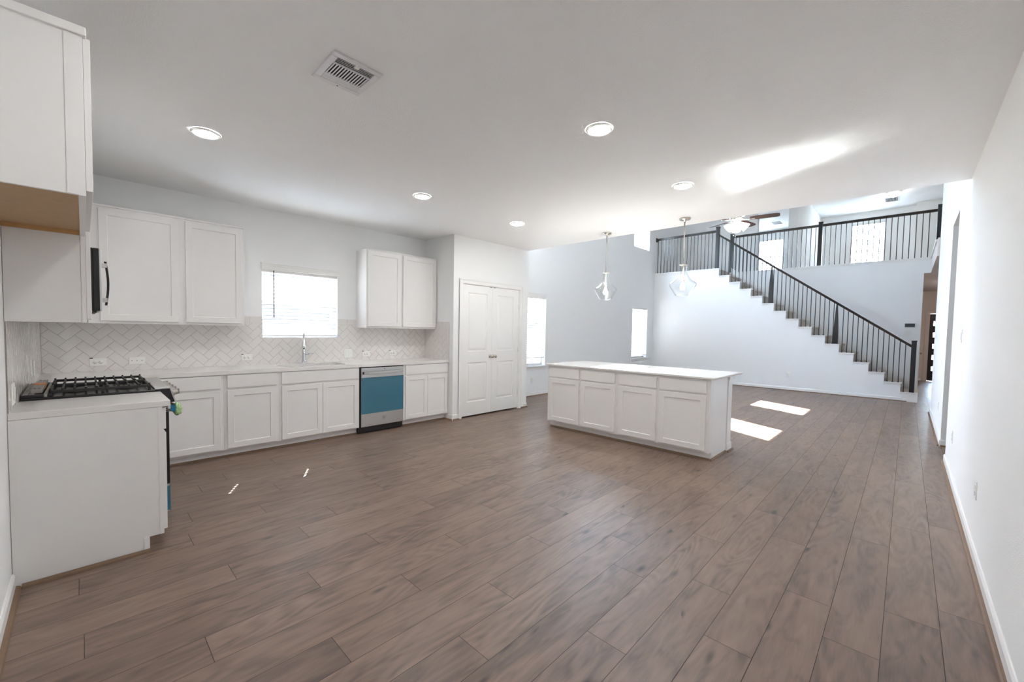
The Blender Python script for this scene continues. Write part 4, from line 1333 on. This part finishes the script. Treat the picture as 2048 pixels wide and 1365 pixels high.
# ------------------------------------------------------------------ ceiling fan
FXc, FYc, FZ = 8.9, 2.475, 3.60
t = thing('ceiling_fan', 'walnut blade ceiling fan with glowing lamp cluster hanging in the living room', 'fan', (FXc, FYc, ZH))
mb = MB(); mb.lathe([(0, 0), (0.075, 0), (0.07, -0.04), (0.03, -0.075), (0, -0.075)], (FXc, FYc, ZH), 24); mb.build('canopy', M['nickel'], t)
mb = MB(); mb.tube([(FXc, FYc, ZH-0.07), (FXc, FYc, FZ+0.1)], 0.013, 10); mb.build('downrod', M['nickel'], t)
mb = MB(); mb.lathe([(0, 0.14), (0.04, 0.13), (0.10, 0.10), (0.13, 0.06), (0.13, 0.02), (0.10, -0.01), (0.06, -0.02), (0.05, -0.06), (0, -0.06)], (FXc, FYc, FZ), 28); mb.build('motor', M['nickel'], t)
for k in range(5):
    a = math.radians(-81 + 72*k)
    d = Vector((math.cos(a), math.sin(a), 0)); s = Vector((-math.sin(a), math.cos(a), 0))
    mb = MB()
    o0 = Vector((FXc, FYc, FZ+0.01))
    tw = -math.tan(math.radians(12))
    prof = [(0.22, 0.055), (0.30, 0.065), (0.55, 0.072), (0.66, 0.070), (0.70, 0.045)]
    up_, lo_ = [], []
    for r_, h_ in prof:
        up_.append(o0 + d*r_ + s*h_ + Vector((0, 0, h_*tw))); lo_.append(o0 + d*r_ - s*h_ - Vector((0, 0, h_*tw)))
    pp = up_ + lo_[::-1]
    mb.hexa([p - Vector((0, 0, 0.004)) for p in pp], [p + Vector((0, 0, 0.004)) for p in pp])
    mb.build('blade', M['blade'], t)
    mb = MB(); mb.tube([o0 + d*0.10, o0 + d*0.18 + Vector((0,0,-0.012)), o0 + d*0.30 + Vector((0,0,-0.008))], [0.014, 0.012, 0.016], 8); mb.build('blade_bracket', M['nickel'], t)
for k in range(4):
    a = math.radians(20 + 90*k)
    d = Vector((math.cos(a), math.sin(a), 0))
    c = Vector((FXc, FYc, FZ-0.055)) + d*0.05
    ax = (d*0.75 + Vector((0, 0, -0.66))).normalized()
    mb = MB(); mb.lathe([(0.018, 0.0), (0.03, 0.02), (0.055, 0.07), (0.075, 0.12), (0.085, 0.155), (0.075, 0.158), (0, 0.145)], c, 22, axis=ax); mb.build('lamp_shade', M['shade'], t)
for dx, dy, l in ((0.02, 0.06, 0.20), (-0.02, 0.016, 0.24)):
    mb = MB(); mb.tube([(FXc+dx, FYc+dy, FZ-0.07), (FXc+dx, FYc+dy, FZ-0.07-l)], 0.0015, 5)
    mb.lathe([(0, 0), (0.008, -0.005), (0.006, -0.025), (0, -0.03)], (FXc+dx, FYc+dy, FZ-0.07-l), 10); mb.build('pull_chain', M['nickel'], t)

# ------------------------------------------------------------------ staircase
t = thing('staircase', 'carpeted staircase with white stepped stringer rising to the left', 'staircase', (XS + 0.6, S0, 0))
for i in range(1, 16):
    ya, yb = S0 + RUN*(i-1), S0 + RUN*i
    z = RISE*i
    mb = MB(); mb.box(XS + 0.121, ya + 0.0, z - 0.19, XB - 0.001, yb + 0.02, z - 0.012)
    mb.box(XS + 0.121, ya - 0.025, z - 0.045, XB - 0.001, yb, z)
    mb.build('step', M['carpet'], t, bevel=0.008)
    mb = MB()
    e0 = 0.028 if i > 1 else 0.015
    mb.box(XS - 0.030, ya - e0, z - 0.0195, XS + 0.1205, yb - 0.0006, z)                 # white tread return
    mb.box(XS - 0.012, ya - 0.010, z - 0.045, XS - 0.0003, yb - 0.0, z - 0.0195)       # cove under it
    if i > 1: mb.box(XS - 0.010, ya - 0.0095, z - RISE + 0.0004, XS + 0.1205, ya - 0.0012, z - 0.0195)    # riser edge
    mb.build('tread_return', M['trim'], t, bevel=0.002)
mb = MB(); mb.box(XS - 0.014, S0 - 0.014, 0.0, XS - 0.0003, S0 + 0.235, RISE - 0.046); mb.box(XS, S0 - 0.014, 0, XS + 0.14, S0 - 0.0003, RISE - 0.02); mb.build('starting_block', M['trim'], t, bevel=0.002)
mb = MB()
mb.box(XS - 0.03, S0 + RUN*15 - 0.028, ZU - 0.0195, XS + 0.14, YW - 0.001, ZU + 0.006); mb.box(XS - 0.014, S0 + RUN*15 - 0.01, ZU - 0.075, XS - 0.0003, YW - 0.001, ZU - 0.0195); mb.box(XS - 0.010, S0 + RUN*15 - 0.0095, ZU - RISE, XS + 0.14, S0 + RUN*15 - 0.0003, ZU - 0.0195)
mb.build('landing_cap', M['trim'], t, bevel=0.002)
mb = MB()      # white skirt board on the wall behind
mb.prism([(S0 + 0.1, 0.10), (S0 + 0.1, 0.40), (S0 + RUN*15 - 0.02, RISE*15 + 0.34), (S0 + RUN*15 - 0.02, RISE*15)], 'x', XB - 0.014, XB - 0.0003)
mb.build('skirt_board', M['trim'], t)

XRL = XS + 0.055
SL = RISE/RUN
def rail_top(y): return 1.223 + SL*(y + 0.067)
t = thing('stair_railing', 'black stair railing with slim balusters descending to the newel post', 'railing', (XRL, S0 + 0.1, RISE))
def newel(mb, x, y, z0, z1, w_):
    mb.box(x-w_/2, y-w_/2, z0, x+w_/2, y+w_/2, z1-0.022)
    mb.box(x-w_/2-0.005, y-w_/2-0.005, z1-0.022, x+w_/2+0.005, y+w_/2+0.005, z1)
mb = MB(); newel(mb, XRL, -0.107, RISE + 0.0008, 1.312, 0.080); mb.build('newel_post', M['rail'], t, bevel=0.002)
mb = MB(); newel(mb, XRL, 3.896, ZU + 0.0068, 4.352, 0.086); mb.build('newel_post', M['rail'], t, bevel=0.002)
ya, yb = -0.069, 3.852
mb = MB()
sec = [(-0.030, -0.012), (-0.022, -0.062), (0.022, -0.062), (0.030, -0.012), (0.020, 0.0), (-0.020, 0.0)]
mb.hexa([(XRL+u, ya, rail_top(ya)+v) for u, v in sec], [(XRL+u, yb, rail_top(yb)+v) for u, v in sec])
mb.build('handrail', M['railwood'], t, bevel=0.004)
tap = {4: 1.215, 9: 2.566}
tap_y = [1.215, 2.566]
for y in tap_y:
    i = int((y - S0)/RUN) + 1
    z0 = RISE*i + 0.0008
    zt = rail_top(y) - 0.055
    mb = MB()
    lev = [(z0, 0.046), (z0 + 0.30*(zt-z0), 0.046), (z0 + 0.62*(zt-z0), 0.034), (zt, 0.013)]
    for (za, ra), (zb_, rb) in zip(lev[:-1], lev[1:]):
        mb.hexa([(XRL-ra, y-ra, za), (XRL+ra, y-ra, za), (XRL+ra, y+ra, za), (XRL-ra, y+ra, za)], [(XRL-rb, y-rb, zb_), (XRL+rb, y-rb, zb_), (XRL+rb, y+rb, zb_), (XRL-rb, y+rb, zb_)])
    mb.build('tapered_post', M['rail'], t, weld=True)
def baluster(x, y, z0, z1, parent, shoe_=True):
    mb = MB(); hw = 0.0075
    mb.box(x-hw, y-hw, z0, x+hw, y+hw, z1)
    if shoe_: mb.box(x-0.014, y-0.014, z0, x+0.014, y+0.014, z0+0.018)
    mb.build('baluster', M['rail'], parent)
for i in range(1, 16):
    for k in range(3):
        y = S0 + RUN*(i-1) + RUN*(k + 0.35)/3
        if i == 1 and k == 0: continue
        if i == 1 and k == 1: continue
        if any(abs(y - q) < 0.045 for q in tap_y): continue
        if y > 3.82: continue
        baluster(XRL, y, RISE*i + 0.0008, rail_top(y) - 0.058, t)
t = thing('landing_railing', 'short black railing on the stair landing against the window wall', 'railing', (XRL, 4.8, ZU + 0.006))
mb = MB(); mb.hexa([(XRL+u, 3.940, 4.262+v) for u, v in sec], [(XRL+u, YW-0.022, 4.262+v) for u, v in sec]); mb.build('handrail', M['railwood'], t, bevel=0.004)
mb = MB(); mb.box(XRL-0.05, YW-0.022, 4.165, XRL+0.05, YW-0.0005, 4.285); mb.build('wall_plate', M['rail'], t, bevel=0.004)
for k in range(17): baluster(XRL, 3.99 + 0.0975*k + 0.045, ZU + 0.0065, 4.205, t, False)
# loft railing and ledge
XL = XB + 0.06
t = thing('loft_railing', 'long black upstairs railing in front of the loft', 'railing', (XL, 1.7, ZU))
mb = MB(); mb.hexa([(XL+u, -0.38, 4.275+v) for u, v in sec], [(XL+u, 3.79, 4.275+v) for u, v in sec]); mb.build('handrail', M['railwood'], t, bevel=0.004)
for y in (3.835, 1.735):
    mb = MB(); newel(mb, XL, y, ZU + 0.0065, 4.335, 0.088); mb.build('newel_post', M['rail'], t, bevel=0.002)
mb = MB(); mb.box(12.05, -0.395, ZU + 0.0065, 12.11, -0.335, 4.07); mb.build('end_post', M['rail'], t)
for k in range(1, 21): baluster(XL, 1.735 + (3.835-1.735)*k/21, ZU + 0.0065, 4.22, t, False)
for k in range(1, 20): baluster(XL, 1.735 - 2.09*k/20, ZU + 0.0065, 4.22, t, False)
r = sroot('trim_5', (XB, 1.7, ZU), 'white ledge cap below the loft railing', 'trim')
mb = MB()
mb.box(XB - 0.025, -0.30, ZU - 0.0195, XB + 0.14, YW - 0.002, ZU + 0.006); mb.box(XB - 0.012, -0.30, ZU - 0.06, XB - 0.0003, 3.80, ZU - 0.0195)
mb.box(11.0, -0.42, ZU - 0.0195, XB + 0.14, -0.30, ZU + 0.006)
mb.build('ledge', M['trim'], r, bevel=0.002)

# ------------------------------------------------------------------ entry door
fd = Fr('-x', XF - 0.01)
r = sroot('door_3', (XF, -0.94, 0), 'black front door with five small square lights', 'door')
mb = MB()
holes = [(-0.72, -0.575, 0.325 + 0.357*k, 0.465 + 0.357*k) for k in range(5)]
grid_wall(mb, 'x', XF + 0.01, XF + 0.055, (-1.39, -0.485), (0.01, 2.13), holes)
mb.build('slab', M['door_dark'], r, weld=True)
mb = MB()
for h in holes: mb.box(XF + 0.03, h[0], h[2], XF + 0.034, h[1], h[3])
mb.build('lights', M['pane'], r)
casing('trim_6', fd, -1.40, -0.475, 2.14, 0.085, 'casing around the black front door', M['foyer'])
r = sroot('door_4', (XF, 0.1, 0), 'plain closet door beside the front door', 'door')
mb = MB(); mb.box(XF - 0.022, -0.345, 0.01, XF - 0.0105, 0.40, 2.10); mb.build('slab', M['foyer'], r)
mb = MB(); mb.lathe([(0, 0), (0.03, 0), (0.012, 0.012), (0.012, 0.035), (0.028, 0.05), (0.022, 0.07), (0, 0.074)], (XF - 0.022, -0.325, 0.87), 16, axis=(-1, 0, 0)); mb.build('knob', M['nickel'], r)
